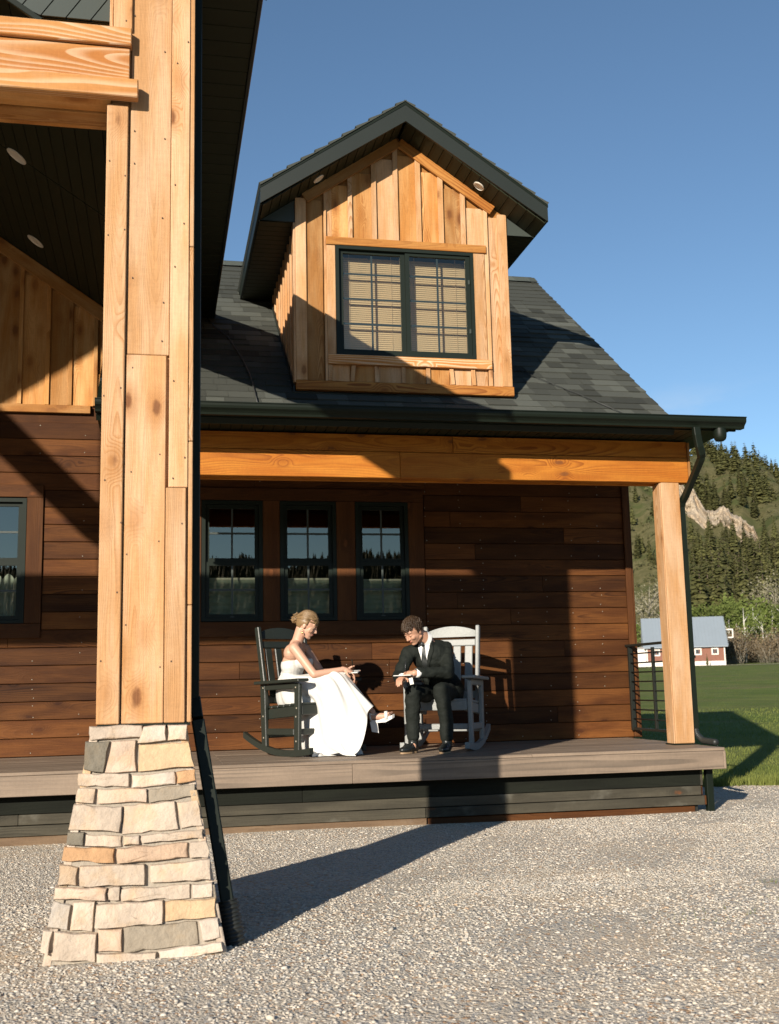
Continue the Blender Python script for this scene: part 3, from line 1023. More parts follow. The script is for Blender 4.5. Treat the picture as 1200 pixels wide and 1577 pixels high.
# porch soffit strips
n = 59
for i in range(n):
    x0 = -.5 + 5.25 * i / n
    board('soffit_panel', x0 + .003, x0 + 5.25 / n - .003, .082, 1.98, 2.722, 2.731, 'y', M['soffit'], house, .002)
pmesh('soffit_backing', *box_geo(-.5, 4.75, .082, 1.98, 2.7315, 2.736), M['metal_dark'], house)
board('fascia_board', -.5, 4.968, .06, .0815, 2.716, 2.80, 'x', M['metal_dark'], house, .002)
# gutter with end caps
prof = [(.059, 2.818), (.059, 2.727), (-.010, 2.725), (-.016, 2.742), (-.030, 2.757), (-.052, 2.772), (-.058, 2.790), (-.058, 2.809), (-.066, 2.812), (-.066, 2.820), (-.050, 2.820), (-.050, 2.80), (.045, 2.80), (.045, 2.818)]
prism_x('gutter', prof, -.505, 5.01, M['metal_dark'], house)
board('drip_edge', -.5, RX1, .05, .068, 2.803, 2.822, 'x', M['fascia'], house, 0)

# ---------------- main roof
th = math.atan(SL)
cs_, sn_ = math.cos(th), math.sin(th)
roof = pmesh('roof', *join_geo([
    ([(x, y, z) for x in (RX0, RX1) for (y, z) in ((.03, roof_z(.03) - .02), (3.48, roof_z(3.48) - .02), (3.48, roof_z(3.48) - .16), (.10, roof_z(.10) - .16))],
     [(0, 4, 5, 1), (1, 5, 6, 2), (2, 6, 7, 3), (3, 7, 4, 0), (0, 1, 2, 3), (4, 7, 6, 5)]),
    ([(x, y, z) for x in (-9.2, RX1) for (y, z) in ((3.482, roof_z(3.48) - .02), (6.9, roof_z(.05) - .02), (6.9, roof_z(.05) - .16), (3.482, roof_z(3.48) - .16))],
     [(0, 4, 5, 1), (1, 5, 6, 2), (2, 6, 7, 3), (3, 7, 4, 0), (0, 1, 2, 3), (4, 7, 6, 5)])]), M['metal_dark'], house)
Xs, Ys, Zs = Vector((1, 0, 0)), Vector((0, cs_, sn_)), Vector((0, -sn_, cs_))
rs = random.Random(21)
EXPO = 0.143
shing_rest = []
nsh = 0
CT = math.cos(.055), math.sin(.055)


def shingle_geo(x0, x1, t0, thick):
    """tab whose lower edge stands proud"""
    def P(x, t, h):
        c = Vector((x, .02, roof_z(.02) - .02)) + Ys * t + Zs * h
        return (c.x, c.y, c.z)
    L = EXPO + .02
    v = [P(x0, t0, .0005), P(x1, t0, .0005), P(x1, t0 + L, .0), P(x0, t0 + L, .0),
         P(x0, t0, .0035 + thick), P(x1, t0, .0035 + thick), P(x1, t0 + L, .0025), P(x0, t0 + L, .0025)]
    f = [(0, 3, 2, 1), (4, 5, 6, 7), (0, 1, 5, 4), (1, 2, 6, 5), (2, 3, 7, 6), (3, 0, 4, 7)]
    return v, f


courses = int(4.31 / EXPO) + 1
for c in range(courses):
    t0 = c * EXPO
    y = .02 + t0 * cs_
    x = RX0 + rs.uniform(0, .2) - .1
    dl, dr = 1.115, 3.02
    while x < RX1:
        wdt = rs.choice((.11, .15, .18, .22, .26, .30))
        a, b = max(x, RX0), min(x + wdt, RX1 + rs.uniform(-.003, .004))
        x += wdt
        if b - a < .03:
            continue
        vis = (b > 3.0 or (.42 < b and a < 1.15 and y > .75) or (y < .32 and b > .3)) and y < 3.4
        th_ = rs.choice((.005, .009, .014))
        g = shingle_geo(a + .001, b - .001, t0, th_)
        if vis and nsh < 298:
            o = pmesh('shingle', *g, M['shingle'], roof)
            k = rs.choice((.70, .85, 1.0, 1.15, 1.3))
            o.color = ((.060 * k), (.064 * k), (.055 * k), 1)
            nsh += 1
        else:
            shing_rest.append(g)
v, f = join_geo(shing_rest)
o = pmesh('shingle_courses', v, f, M['shingle'], roof, kind='stuff')
o.color = (.060, .064, .055, 1)
# ridge caps
x = .45
while x < RX1:
    v, f = join_geo([([(q, 3.48, roof_z(3.48) + .012 + (q - x) * .02) for q in (x, min(x + .24, RX1))] + [(q, 3.35, roof_z(3.35) + .010 + (q - x) * .02) for q in (min(x + .24, RX1), x)]
                      + [(q, 3.61, roof_z(3.35) + .010 + (q - x) * .02) for q in (x, min(x + .24, RX1))], [(0, 3, 2, 1), (0, 1, 5, 4)])])
    o = pmesh('ridge_cap', v, f, M['shingle'], roof)
    o.color = (.07, .08, .07, 1)
    x += .19
# rake trim on the right gable end
boardv('rake_board', (RX1 - .012, .10, roof_z(.10) - .10), (RX1 - .012, 3.48, roof_z(3.48) - .10), .12, .022, (0, 0, 1), M['metal_dark'], house)
# cables on the roof
pts = [(.42, 1.80, 0), (.49, 1.62, 0), (.60, 1.40, 0), (.645, 1.2, 0), (.70, .95, 0), (.745, .62, 0), (.76, .30, 0), (.765, .12, 0)]
tube('roof_cable', [(a, b, roof_z(b) + .014) for a, b, _ in pts], .006, M['cable'], roof, 5)
tube('roof_cable', [(a, b, roof_z(b) + .010) for a, b in ((3.27, .92), (3.5, .66), (3.75, .38), (3.95, .12))], .004, M['cable'], roof, 5)
tube('roof_cable', [(a, b, z) for a, b, z in ((-.2, .06, 2.835), (.3, .04, 2.842), (.5, .03, 2.838), (.75, .06, 2.836), (1.0, .05, 2.832))], .005, M['white_metal'], roof, 5)

# ---------------- dormer
DY = .355
DX0, DX1, DC = 1.115, 3.018, 2.043
dz0 = 3.046


def dtop(x):            # underside of the dormer roof over the front wall
    return 5.40 - .688 * abs(x - DC)


prof = [(DX0, dz0), (DX1, dz0), (DX1, dtop(DX1)), (DC, dtop(DC)), (DX0, dtop(DX0))]
# front wall with the window opening
wx0, wx1, wz0, wz1 = 1.461, 2.692, 3.365, 4.340
V = []
for y in (DY + .022, DY + .08):
    V += [(a, y, b) for a, b in [(DX0 + .02, dz0), (DX1 - .02, dz0), (DX1 - .02, dtop(DX1)), (DC, dtop(DC)), (DX0 + .02, dtop(DX0)), (wx0, wz0), (wx1, wz0), (wx1, wz1), (wx0, wz1)]]
F = []
for o in (0, 9):
    F += [tuple(i + o for i in q) for q in ((0, 1, 6, 5), (1, 2, 7, 6), (2, 3, 7), (3, 8, 7), (3, 4, 8), (4, 0, 5, 8))]
dwall = pmesh('dormer_wall', V, F, M['cedar_warm'], house)
# side walls
for sx, xa in ((-1, DX0 + .02), (1, DX1 - .05)):
    pts = [(DY + .081, roof_z(DY) - .02), (2.45, roof_z(2.45) - .05), (2.45, 4.56), (DY + .081, 4.56)]
    prism_x('dormer_side_wall', pts, xa, xa + .03, M['cedar_warm'], house)


def px(q):              # measured positions on the dormer front
    return 1.115 + (q - 218) * .002545


bz0 = 3.132
cw = random.Random(4)
mats = ['cedar_warm', 'cedar_warm', 'cedar', 'cedar_warm', 'cedar_warm', 'cedar_warm', 'cedar']
# wide boards above the window and beside it
for i, (a, b) in enumerate(((343, 400), (415, 483), (500, 560), (577, 640), (658, 720), (738, 800), (817, 897))):
    x0, x1 = px(a), px(b)
    zt = min(dtop(x0), dtop(x1)) - .075
    board('board', x0 - .01, x1 + .01, DY + .006, DY + .021, wz1 + .075, zt, 'z', M[mats[i % 7]], dwall, .002)
for a, b in ((400, 415), (483, 500), (560, 577), (640, 658), (720, 738), (800, 817)):
    x0, x1 = px(a), px(b)
    zt = min(dtop(x0), dtop(x1)) - .075
    board('batten', x0, x1, DY - .017, DY + .0055, wz1 + .078, zt, 'z', M['cedar'], dwall, .002)
board('board', px(253), px(312), DY + .006, DY + .021, bz0, dtop(px(253)) - .07, 'z', M['cedar_warm'], dwall, .002)
board('batten', px(316), px(324), DY - .015, DY + .0055, bz0, dtop(px(316)) - .07, 'z', M['cedar'], dwall, .002)
board('board', px(324), px(344), DY + .004, DY + .02, wz1 + .082, dtop(px(322)) - .08, 'z', M['cedar'], dwall, .002)
board('board', px(899), px(944), DY + .006, DY + .021, bz0, dtop(px(944)) - .07, 'z', M['cedar'], dwall, .002)
board('batten', px(882), px(896), DY - .017, DY + .0055, bz0, dtop(px(896)) - .07, 'z', M['cedar'], dwall, .002)
# below the window
low = [(324, 400), (400, 487), (487, 577), (577, 662), (662, 745), (745, 822), (822, 882)]
for a, b in low:
    board('board', px(a) + .003, px(b) - .003, DY + .006, DY + .021, bz0, 3.277, 'z', M[cw.choice(['cedar', 'cedar_warm'])], dwall, .002)
for c, tl in ((332, 0), (408, .10), (490, -.03), (582, 0), (668, 0), (752, -.09), (828, -.07)):
    board('batten', px(c - 7), px(c + 7), DY - .014, DY + .0055, bz0 + .002, 3.275, 'z', M['cedar'], dwall, .002, tl)
# corner boards, rake boards, base board
board('corner_board', DX0, DX0 + .093, DY - .016, DY + .03, bz0, dtop(DX0) - .005, 'z', M['cedar'], dwall, .003)
board('corner_board', DX0 - .019, DX0 - .0005, DY - .010, DY + .11, bz0 - .02, 4.53, 'zx', M['cedar'], dwall, .003)
board('corner_board', DX1 - .082, DX1, DY - .016, DY + .03, bz0, dtop(DX1) - .005, 'z', M['cedar'], dwall, .003)
board('base_board', DX0 - .005, DX1 + .012, DY - .022, DY + .02, dz0, dz0 + .084, 'x', M['trim_orange'], dwall, .004)
for s in (-1, 1):
    xe = DC + s * (DX1 - DX0) / 2 - s * .105
    off = .052
    p = (DC + s * .004, DY - .019, dtop(DC) - off - .012)
    q = (xe, DY - .019, dtop(xe) - off - .012)
    boardv('rake_trim', p, q, .092, .026, (0, 0, 1), M['trim_orange' if s > 0 else 'cedar_warm'], dwall)
# window casing
board('window_casing', px(322), px(886), DY - .034, DY + .03, wz1 + .003, wz1 + .074, 'x', M['trim_orange'], dwall, .003)
board('window_casing', px(323), px(893), DY - .034, DY + .03, 3.279, wz0 - .003, 'x', M['cedar_weathered'], dwall, .003)
board('window_casing', px(324), wx0 - .002, DY - .020, DY + .02, wz0 - .002, wz1 + .002, 'z', M['cedar'], dwall, .003)
board('window_casing', wx1 + .002, px(880), DY - .020, DY + .02, wz0 - .002, wz1 + .002, 'z', M['cedar'], dwall, .003)
# left and right cheeks of the dormer: boards and battens running back up the roof
for s in (-1, 1):
    xf = DX0 if s < 0 else DX1
    y = DY + .115
    i = 0
    while y < 2.25:
        zb = roof_z(y) + .03
        if s < 0:
            board('board', xf + .004, xf + .0195, y, y + .185, zb, 4.53, 'zx', M[cw.choice(['cedar', 'cedar_warm'])], dwall, .002)
            board('batten', xf - .014, xf + .0035, y + .17, y + .215, zb + .1, 4.53, 'zx', M['cedar'], dwall, .002)
        else:
            board('board', xf - .0195, xf - .004, y, y + .185, zb, 4.53, 'zx', M['cedar_warm'], dwall, .002)
        y += .19
    xa = xf + s * .02
    pts = [(DY, roof_z(DY) + .005), (2.4, roof_z(2.4) + .005), (2.4, roof_z(2.4) + .055), (DY, roof_z(DY) + .055)]
    prism_x('step_flashing', pts, xa - .004, xa + .004, M['fascia'], dwall)
# dormer roof
ex, apz = 1.255, 5.583
dr_front, dr_back = .03, 3.56
drz = lambda x: apz - .688 * abs(x - DC)
prof = [(DC - ex, drz(DC - ex)), (DC, apz), (DC + ex, drz(DC + ex)), (DC + ex, drz(DC + ex) - .05), (DC, apz - .055), (DC - ex, drz(DC - ex) - .05)]
droof = prism_y('dormer_roof', [(a, b - .022) for a, b in prof], dr_front + .004, dr_back, M['metal_dark'], house)
# shingles: thick edges show along the rakes
G = []
for s in (-1, 1):
    d = Vector((s * 1.0, 0, -.688)).normalized()
    nrm = Vector((s * .688, 0, 1.0)).normalized()
    Ltot = ex / abs(d.x)
    for c in range(11):
        t1 = Ltot + .012 - c * .143
        t0 = max(t1 - .165, 0)
        fr = dr_front - .012 - rs.uniform(0, .006)
        for h0, h1 in ((-.020, .0),):
            base = Vector((DC, 0, apz))
            pts = []
            for (t, h) in ((t1, -.018), (t0, -.020), (t0, -.016), (t1, .004 + rs.uniform(0, .006))):
                p_ = base + d * t + nrm * h
                pts.append((p_.x, p_.z))
            n4 = len(pts)
            v = [(a, fr, b) for a, b in pts] + [(a, dr_back, b) for a, b in pts]
            f = [(0, 1, 2, 3), (7, 6, 5, 4)] + [(i, i + 4, (i + 1) % 4 + 4, (i + 1) % 4) for i in range(4)]
            G.append((v, f))
v, f = join_geo(G)
o = pmesh('shingle_courses', v, f, M['shingle'], droof, kind='stuff')
o.color = (.052, .057, .049, 1)
for s in (-1, 1):
    # rake fascia
    p = Vector((DC, dr_front, apz - .135))
    q = Vector((DC + s * (ex - .002), dr_front, drz(DC + ex) - .125))
    v = []
    for y in (dr_front - .004, dr_front + .02):
        v += [(DC, y, apz - .040), (DC + s * ex, y, drz(DC + ex) - .036), (DC + s * ex, y, drz(DC + ex) - .175), (DC, y, apz - .205)]
    pmesh('fascia_board', v, [(0, 1, 2, 3), (7, 6, 5, 4), (0, 4, 5, 1), (1, 5, 6, 2), (2, 6, 7, 3), (3, 7, 4, 0)], M['fascia'], droof)
    v = []
    for y in (dr_front - .008, dr_front + .0):
        v += [(DC, y, apz - .030), (DC + s * (ex + .004), y, drz(DC + ex) - .024), (DC + s * (ex + .004), y, drz(DC + ex) - .046), (DC, y, apz - .056)]
    pmesh('drip_edge', v, [(0, 1, 2, 3), (7, 6, 5, 4), (0, 4, 5, 1), (1, 5, 6, 2), (2, 6, 7, 3), (3, 7, 4, 0)], M['metal_dark'], droof)
    # eave fascia
    xe = DC + s * ex
    board('fascia_board', min(xe, xe - s * .02), max(xe, xe - s * .02), dr_front + .022, 2.40, drz(xe) - .175, drz(xe) - .05, 'yv', M['metal_dark'], droof, .002)
    # sloping front soffit in strips that run back to the wall
    n = 15
    for i in range(n):
        a, b = i / n, (i + 1) / n
        xa, xb = DC + s * (.01 + a * (ex - .03)), DC + s * (.01 + b * (ex - .03))
        z = lambda x: 5.385 - .688 * abs(x - DC)
        v = []
        for y in (dr_front + .022, DY + .02):
            v += [(xa + s * .003, y, z(xa)), (xb - s * .003, y, z(xb)), (xb - s * .003, y, z(xb) + .012), (xa + s * .003, y, z(xa) + .012)]
        pmesh('soffit_panel', v, [(0, 1, 2, 3), (7, 6, 5, 4), (0, 4, 5, 1), (1, 5, 6, 2), (2, 6, 7, 3), (3, 7, 4, 0)], M['soffit'], droof)
    # flat side soffit strips
    xa, xb = (xe + .02, DX0 + .005) if s < 0 else (DX1 - .005, xe - .02)
    y = DY + .02
    while y < 2.35:
        board('soffit_panel', xa, xb, y + .003, y + .097, 4.535, 4.545, 'd', M['soffit'], droof, .002)
        y += .1
    prism_y('soffit_return', [(xa, 4.54), (xb, 4.54), (xb, 5.38 - .688 * abs(xb - DC)), (xa, 5.38 - .688 * abs(xa - DC))], DY + .004, DY + .018, M['soffit_grey'], droof)


def recessed(parent, c, nrm, r):
    """Shallow trim ring with a lens."""
    nrm = Vector(nrm).normalized()
    q = nrm.to_track_quat('Z', 'Y').to_matrix().to_4x4()
    V, F = [], []
    seg = 24
    rings = ((r, 0.0), (r, .006), (r * .86, .009), (r * .78, .001))
    for rad, h in rings:
        for k in range(seg):
            a = 2 * math.pi * k / seg
            V.append((rad * math.cos(a), rad * math.sin(a), h))
    for i in range(len(rings) - 1):
        for k in range(seg):
            F.append((i * seg + k, i * seg + (k + 1) % seg, (i + 1) * seg + (k + 1) % seg, (i + 1) * seg + k))
    F.append(tuple(range((len(rings) - 1) * seg, len(rings) * seg)))
    me = pymesh('recessed_light', V, F)
    return link('recessed_light', me, parent, M['white_metal'], Matrix.Translation(c) @ q)


recessed(droof, (1.30, .19, 5.385 - .688 * .743 - .004), (.57, 0, -.82), .052)
recessed(droof, (2.73, .19, 5.385 - .688 * .687 - .004), (-.57, 0, -.82), .052)

# dormer window: a slider in two leaves with blinds behind
w = .028
G = [box_geo(wx0, wx0 + w, DY - .028, DY + .06, wz0, wz1), box_geo(wx1 - w, wx1, DY - .028, DY + .06, wz0, wz1),
     box_geo(wx0 + w, wx1 - w, DY - .028, DY + .06, wz0, wz0 + w), box_geo(wx0 + w, wx1 - w, DY - .028, DY + .06, wz1 - w, wz1)]
dwin = pmesh('dormer_window', *join_geo(G), M['frame'], house)
xm = 2.076
for lo, hi, y in ((wx0 + w + .002, xm, DY + .005), (xm + .001, wx1 - w - .002, DY - .012)):
    s = .038
    a, b, c, d = lo, hi, wz0 + w + .002, wz1 - w - .002
    G = [box_geo(a, a + s, y, y + .028, c, d), box_geo(b - s, b, y, y + .028, c, d), box_geo(a + s, b - s, y, y + .028, c, c + s * .7), box_geo(a + s, b - s, y, y + .028, d - s * .7, d)]
    pmesh('sash', *join_geo(G), M['frame'], dwin)
    pmesh('pane', [(a + s, y + .014, c + s * .7), (b - s, y + .014, c + s * .7), (b - s, y + .014, d - s * .7), (a + s, y + .014, d - s * .7)], [(0, 1, 2, 3)], M['glass_clear'], dwin)
    mx = (a + b) / 2
    board('muntin', mx - .008, mx + .008, y + .016, y + .024, c + s * .7, d - s * .7, 'z', M['grille'], dwin, 0)
    for z in (4.105, 3.880, 3.655):
        board('muntin', a + s, b - s, y + .0165, y + .0235, z - .008, z + .008, 'x', M['grille'], dwin, 0)
    G = []
    zc = c + .01
    while zc < d - .02:
        v, f = box_geo(a + .01, b - .01, DY + .098, DY + .106, zc, zc + .0012)
        v = [(p[0], p[1], p[2] + (p[1] - DY - .102) * 2.35) for p in v]
        G.append((v, f))
        zc += .0185
    for q in (.18, .82):
        G.append(box_geo(a + (b - a) * q - .0015, a + (b - a) * q + .0015, DY + .0895, DY + .0905, c, d))
    pmesh('blind', *join_geo(G), M['blind'], dwin, kind='stuff')
for z in (3.60, 4.05):
    board('latch', wx1 - w - .022, wx1 - w - .006, DY - .019, DY - .012, z, z + .04, 'z', M['soffit_grey'], dwin, .001)
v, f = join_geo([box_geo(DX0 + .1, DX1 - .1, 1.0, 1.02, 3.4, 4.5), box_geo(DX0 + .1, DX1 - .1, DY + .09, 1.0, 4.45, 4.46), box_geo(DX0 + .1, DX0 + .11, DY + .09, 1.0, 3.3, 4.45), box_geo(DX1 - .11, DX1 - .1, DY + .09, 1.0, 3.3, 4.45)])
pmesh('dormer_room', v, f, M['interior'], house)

# small lamp under the overhanging gutter end
lamp = thing('eave_lamp', (4.79, .03, 2.69), 'small dark lamp hanging under the right tip of the gutter', 'lamp')
V, F = [], []
seg = 14
for i, (r_, z_) in enumerate(((.055, .022), (.058, -.02), (.056, -.05), (.048, -.075), (.03, -.088), (.0, -.09))):
    for k in range(seg):
        a = 2 * math.pi * k / seg
        V.append((4.795 + r_ * math.cos(a), .03 + r_ * math.sin(a), 2.705 + z_))
for i in range(5):
    for k in range(seg):
        F.append((i * seg + k, i * seg + (k + 1) % seg, (i + 1) * seg + (k + 1) % seg, (i + 1) * seg + k))
pmesh('lamp_body', V, F, M['metal_dark'], lamp, True)
board('lamp_bracket', 4.775, 4.815, .02, .06, 2.700, 2.717, 'd', M['metal_dark'], lamp, .002)

# upper wall under the portico: boards and battens over the planks
bb = pmesh('gable_siding', *join_geo([([(x, y, z) for y in (1.996, 2.05) for x, z in ((-8.4, 3.302), (.40, 3.302), (.40, 3.82), (-4.2, 6.95), (-8.4, 4.1))],
                                     [(0, 1, 2, 3, 4), (9, 8, 7, 6, 5), (0, 5, 6, 1), (1, 6, 7, 2), (2, 7, 8, 3), (3, 8, 9, 4), (4, 9, 5, 0)])]), M['cedar_warm'], house)
ceilz = lambda x: 3.873 - .677 * x
board('base_board', -2.9, -.66, 1.955, 1.995, 3.187, 3.262, 'x', M['cedar_warm'], bb, .003)
pm = random.Random(8)
bx = [-2.02, -1.79, -1.55, -1.312, -1.062, -.853, -.62]
for a, b in zip(bx, bx[1:]):
    board('board', a + .004, b - .004, 1.978, 1.995, 3.264, ceilz(b) - .05, 'z', M['cedar_warm'], bb, .002)
for c in bx[1:]:
    board('batten', c - .019, c + .019, 1.958, 1.9775, 3.264, ceilz(c) - .06, 'z', M['cedar_warm'], bb, .002)
board('board', -.60, .38, 1.978, 1.995, 3.264, 3.58, 'x', M['cedar_warm'], bb, .002)
boardv('rake_trim', (-2.8, 1.955, ceilz(-2.8) - .085), (.2, 1.955, ceilz(.2) - .085), .125, .03, (0, 0, 1), M['cedar_warm'], bb)
G = [box_geo(x, x + .04, 1.96, 1.9775, 3.264, ceilz(x + .04) - .05 if x > -4.2 else 3.873 + .677 * (x + 8.4) - .05) for x in np.arange(-8.2, -2.1, .235)]
pmesh('battens', *join_geo(G), M['cedar_warm'], bb, kind='stuff')
# ================================================================== porch deck
deck = thing('porch_deck', (-2.0, 1.0, GZ), 'low grey-brown board deck of the porch with dark skirt boards', 'porch deck')
md = wood('deck_composite', (0.285, 0.215, 0.155), (0.215, 0.162, 0.118), (0.10, 0.08, 0.062), rings=48, latemix=0.75, knots=0.0, rough=0.6, vary=0.2, fiber=0.25,
          spec=0.3, bump=0.1, wob=0.02)
rd = random.Random(3)
n = 14
bw = 1.985 / n
for i in range(n):
    y0, y1 = -.016 + i * bw, -.016 + (i + 1) * bw
    cuts = [-9.2] + [q for q in ((-4.4, .49) if i % 2 else (-1.95, 2.94))] + [4.62]
    for a, b in zip(cuts, cuts[1:]):
        board('deck_board', a + .001, b - .001, y0 + .0025, y1 - .0025, -.025, rd.uniform(-.001, .001), 'd', md, deck, .003)
for a, b in ((-9.2, -3.4), (-3.398, 1.475), (1.477, 4.60)):
    board('fascia_board', a, b, -.022, -.003, -.173, -.0265, 'x', md, deck, .003)
board('fascia_board', 4.602, 4.622, -.02, 1.97, -.173, -.0265, 'yv', md, deck, .003)
pmesh('joists', *join_geo([box_geo(-9.2, 4.55, .005, 1.95, -.17, -.03)]), M['raw_wood'], deck)
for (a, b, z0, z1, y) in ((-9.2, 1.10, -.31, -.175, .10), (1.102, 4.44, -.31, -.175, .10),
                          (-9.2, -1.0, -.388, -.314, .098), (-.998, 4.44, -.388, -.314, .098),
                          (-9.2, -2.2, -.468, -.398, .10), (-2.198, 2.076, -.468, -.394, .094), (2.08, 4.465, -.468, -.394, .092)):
    board('skirt_board', a, b, y, y + .03, z0, z1, 'x', M['skirt_shade_tone' if z1 > -.2 else 'skirt'], deck, .003)  # top row gets the colour with painted-in shade, lower rows plain grey
board('sleeper', -9.2, -1.6, .10, .2, -.56, -.472, 'x', M['raw_wood'], deck, .006)
board('sleeper', -1.598, 2.09, .105, .2, -.56, -.470, 'x', M['raw_wood'], deck, .008)
board('sleeper', 2.10, 4.39, .118, .2, -.56, -.472, 'x', M['stain_trim'], deck, .008)
board('skirt_end', 4.44, 4.462, .102, 1.9, -.31, -.175, 'yv', M['skirt'], deck, .002)
board('skirt_end', 4.44, 4.466, .125, 1.9, -.388, -.314, 'yv', M['stain_trim'], deck, .002)
board('skirt_end', 4.467, 4.482, .095, 1.9, -.468, -.394, 'yv', M['stain_trim'], deck, .002)
pmesh('deck_core', *box_geo(-9.2, 4.42, .135, 1.95, -.56, -.175), M['interior'], deck)

# ================================================================== railing at the deck end
rail = thing('porch_railing', (4.68, 1.3, 0), 'black steel railing of thin horizontal bars beyond the corner post', 'railing')
rx = 4.68
board('rail_post', rx - .02, rx + .02, 1.915, 1.955, .07, .90, 'z', M['rail'], rail, .002)
board('rail_post', rx - .02, rx + .02, .70, .74, .07, .90, 'z', M['rail'], rail, .002)
board('rail_upright', rx - .014, rx + .014, 1.386, 1.414, .101, .8795, 'z', M['rail'], rail, .002)
board('top_rail', rx - .03, rx + .03, .66, 2.0, .902, .925, 'y', M['rail'], rail, .002)
board('bottom_rail', rx - .015, rx + .015, .742, 1.913, .075, .10, 'y', M['rail'], rail, .002)
for i in range(8):
    z = .185 + i * .092
    tube('rail_bar', [(rx, .742, z), (rx, 1.913, z)], .008, M['rail'], rail, 6)

# ================================================================== downspouts
ds = thing('downspout', (4.62, .45, 0), 'dark downspout bending from the gutter to the slim corner post', 'downspout')


def rect_tube(name, path, w, d, mat, parent, ref=(0, 1, 0)):
    P = [Vector(p) for p in path]
    V, F = [], []
    for i, p in enumerate(P):
        t = (P[min(i + 1, len(P) - 1)] - P[max(i - 1, 0)]).normalized()
        a = Vector(ref)
        a = (a - t * t.dot(a)).normalized()
        b = t.cross(a)
        c = .2
        for sx, sy in ((-1, -1 + c), (-1 + c, -1), (1 - c, -1), (1, -1 + c), (1, 1 - c), (1 - c, 1), (-1 + c, 1), (-1, 1 - c)):
            V.append(p + b * (w / 2 * sx) + a * (d / 2 * sy))
    for i in range(len(P) - 1):
        for k in range(8):
            F.append((i * 8 + k, i * 8 + (k + 1) % 8, (i + 1) * 8 + (k + 1) % 8, (i + 1) * 8 + k))
    F += [tuple(range(7, -1, -1)), tuple(range((len(P) - 1) * 8, len(P) * 8))]
    return pmesh(name, V, F, mat, parent)


rect_tube('outlet_pipe', [(4.55, -.012, 2.724), (4.555, -.012, 2.66), (4.575, .0, 2.56), (4.60, .02, 2.50), (4.615, .05, 2.475)], .062, .05, M['metal_dark'], ds)
rect_tube('elbow_pipe', [(4.613, .045, 2.478), (4.615, .06, 2.46), (4.64, .44, 2.20), (4.640, .50, 2.165), (4.640, .525, 2.13)], .062, .05, M['metal_dark'], ds, (1, 0, 0))
rect_tube('wall_pipe', [(4.640, .535, 2.128), (4.640, .535, .14)], .050, .062, M['metal_dark'], ds)
for z in (1.7, .75):
    board('pipe_strap', 4.61, 4.670, .499, .503, z, z + .025, 'x', M['metal_dark'], ds, 0)


def corrugated(name, path, r, parent, per=.02):
    P = [Vector(p) for p in path]
    L = [0]
    for a, b in zip(P, P[1:]):
        L.append(L[-1] + (b - a).length)
    n = int(L[-1] / per * 4)
    pts, rad = [], []
    for i in range(n + 1):
        s = L[-1] * i / n
        k = max(j for j in range(len(L)) if L[j] <= s + 1e-9)
        k = min(k, len(P) - 2)
        t = (s - L[k]) / (L[k + 1] - L[k])
        p0, p1, p2, p3 = P[max(k - 1, 0)], P[k], P[k + 1], P[min(k + 2, len(P) - 1)]
        q = 0.5 * ((2 * p1) + (p2 - p0) * t + (2 * p0 - 5 * p1 + 4 * p2 - p3) * t * t + (3 * p1 - p0 - 3 * p2 + p3) * t ** 3)
        pts.append(q)
        rad.append(r * (1 + .12 * math.sin(s / per * 2 * math.pi)))
    return tube(name, pts, rad, M['corr'], parent, 10)


corrugated('flexible_pipe', [(4.640, .535, .16), (4.645, .52, .09), (4.655, .44, .040), (4.650, .34, .034), (4.646, .24, .032), (4.640, .17, .032)], .026, ds)
board('leg', 4.498, 4.556, .10, .155, -.54, -.174, 'z', M['metal_dark'], deck, .004)

ds2 = thing('portico_downspout', (.25, -3.5, GZ), 'dark downspout slanting down beside the stone base of the big column', 'downspout')
rect_tube('wall_pipe', [(.167, -3.40, 4.10), (.167, -3.40, .52)], .036, .075, M['metal_dark'], ds2)
rect_tube('elbow_pipe', [(.168, -3.40, .5195), (.174, -3.43, .47), (.179, -3.455, .43)], .050, .08, M['metal_dark'], ds2)
rect_tube('slanting_pipe', [(.179, -3.455, .4295), (.306, -3.60, -.36)], .058, .074, M['metal_dark'], ds2)
corrugated('flexible_pipe', [(.304, -3.60, -.34), (.314, -3.61, -.40), (.326, -3.62, -.46), (.338, -3.63, -.53)], .045, ds2, .016)

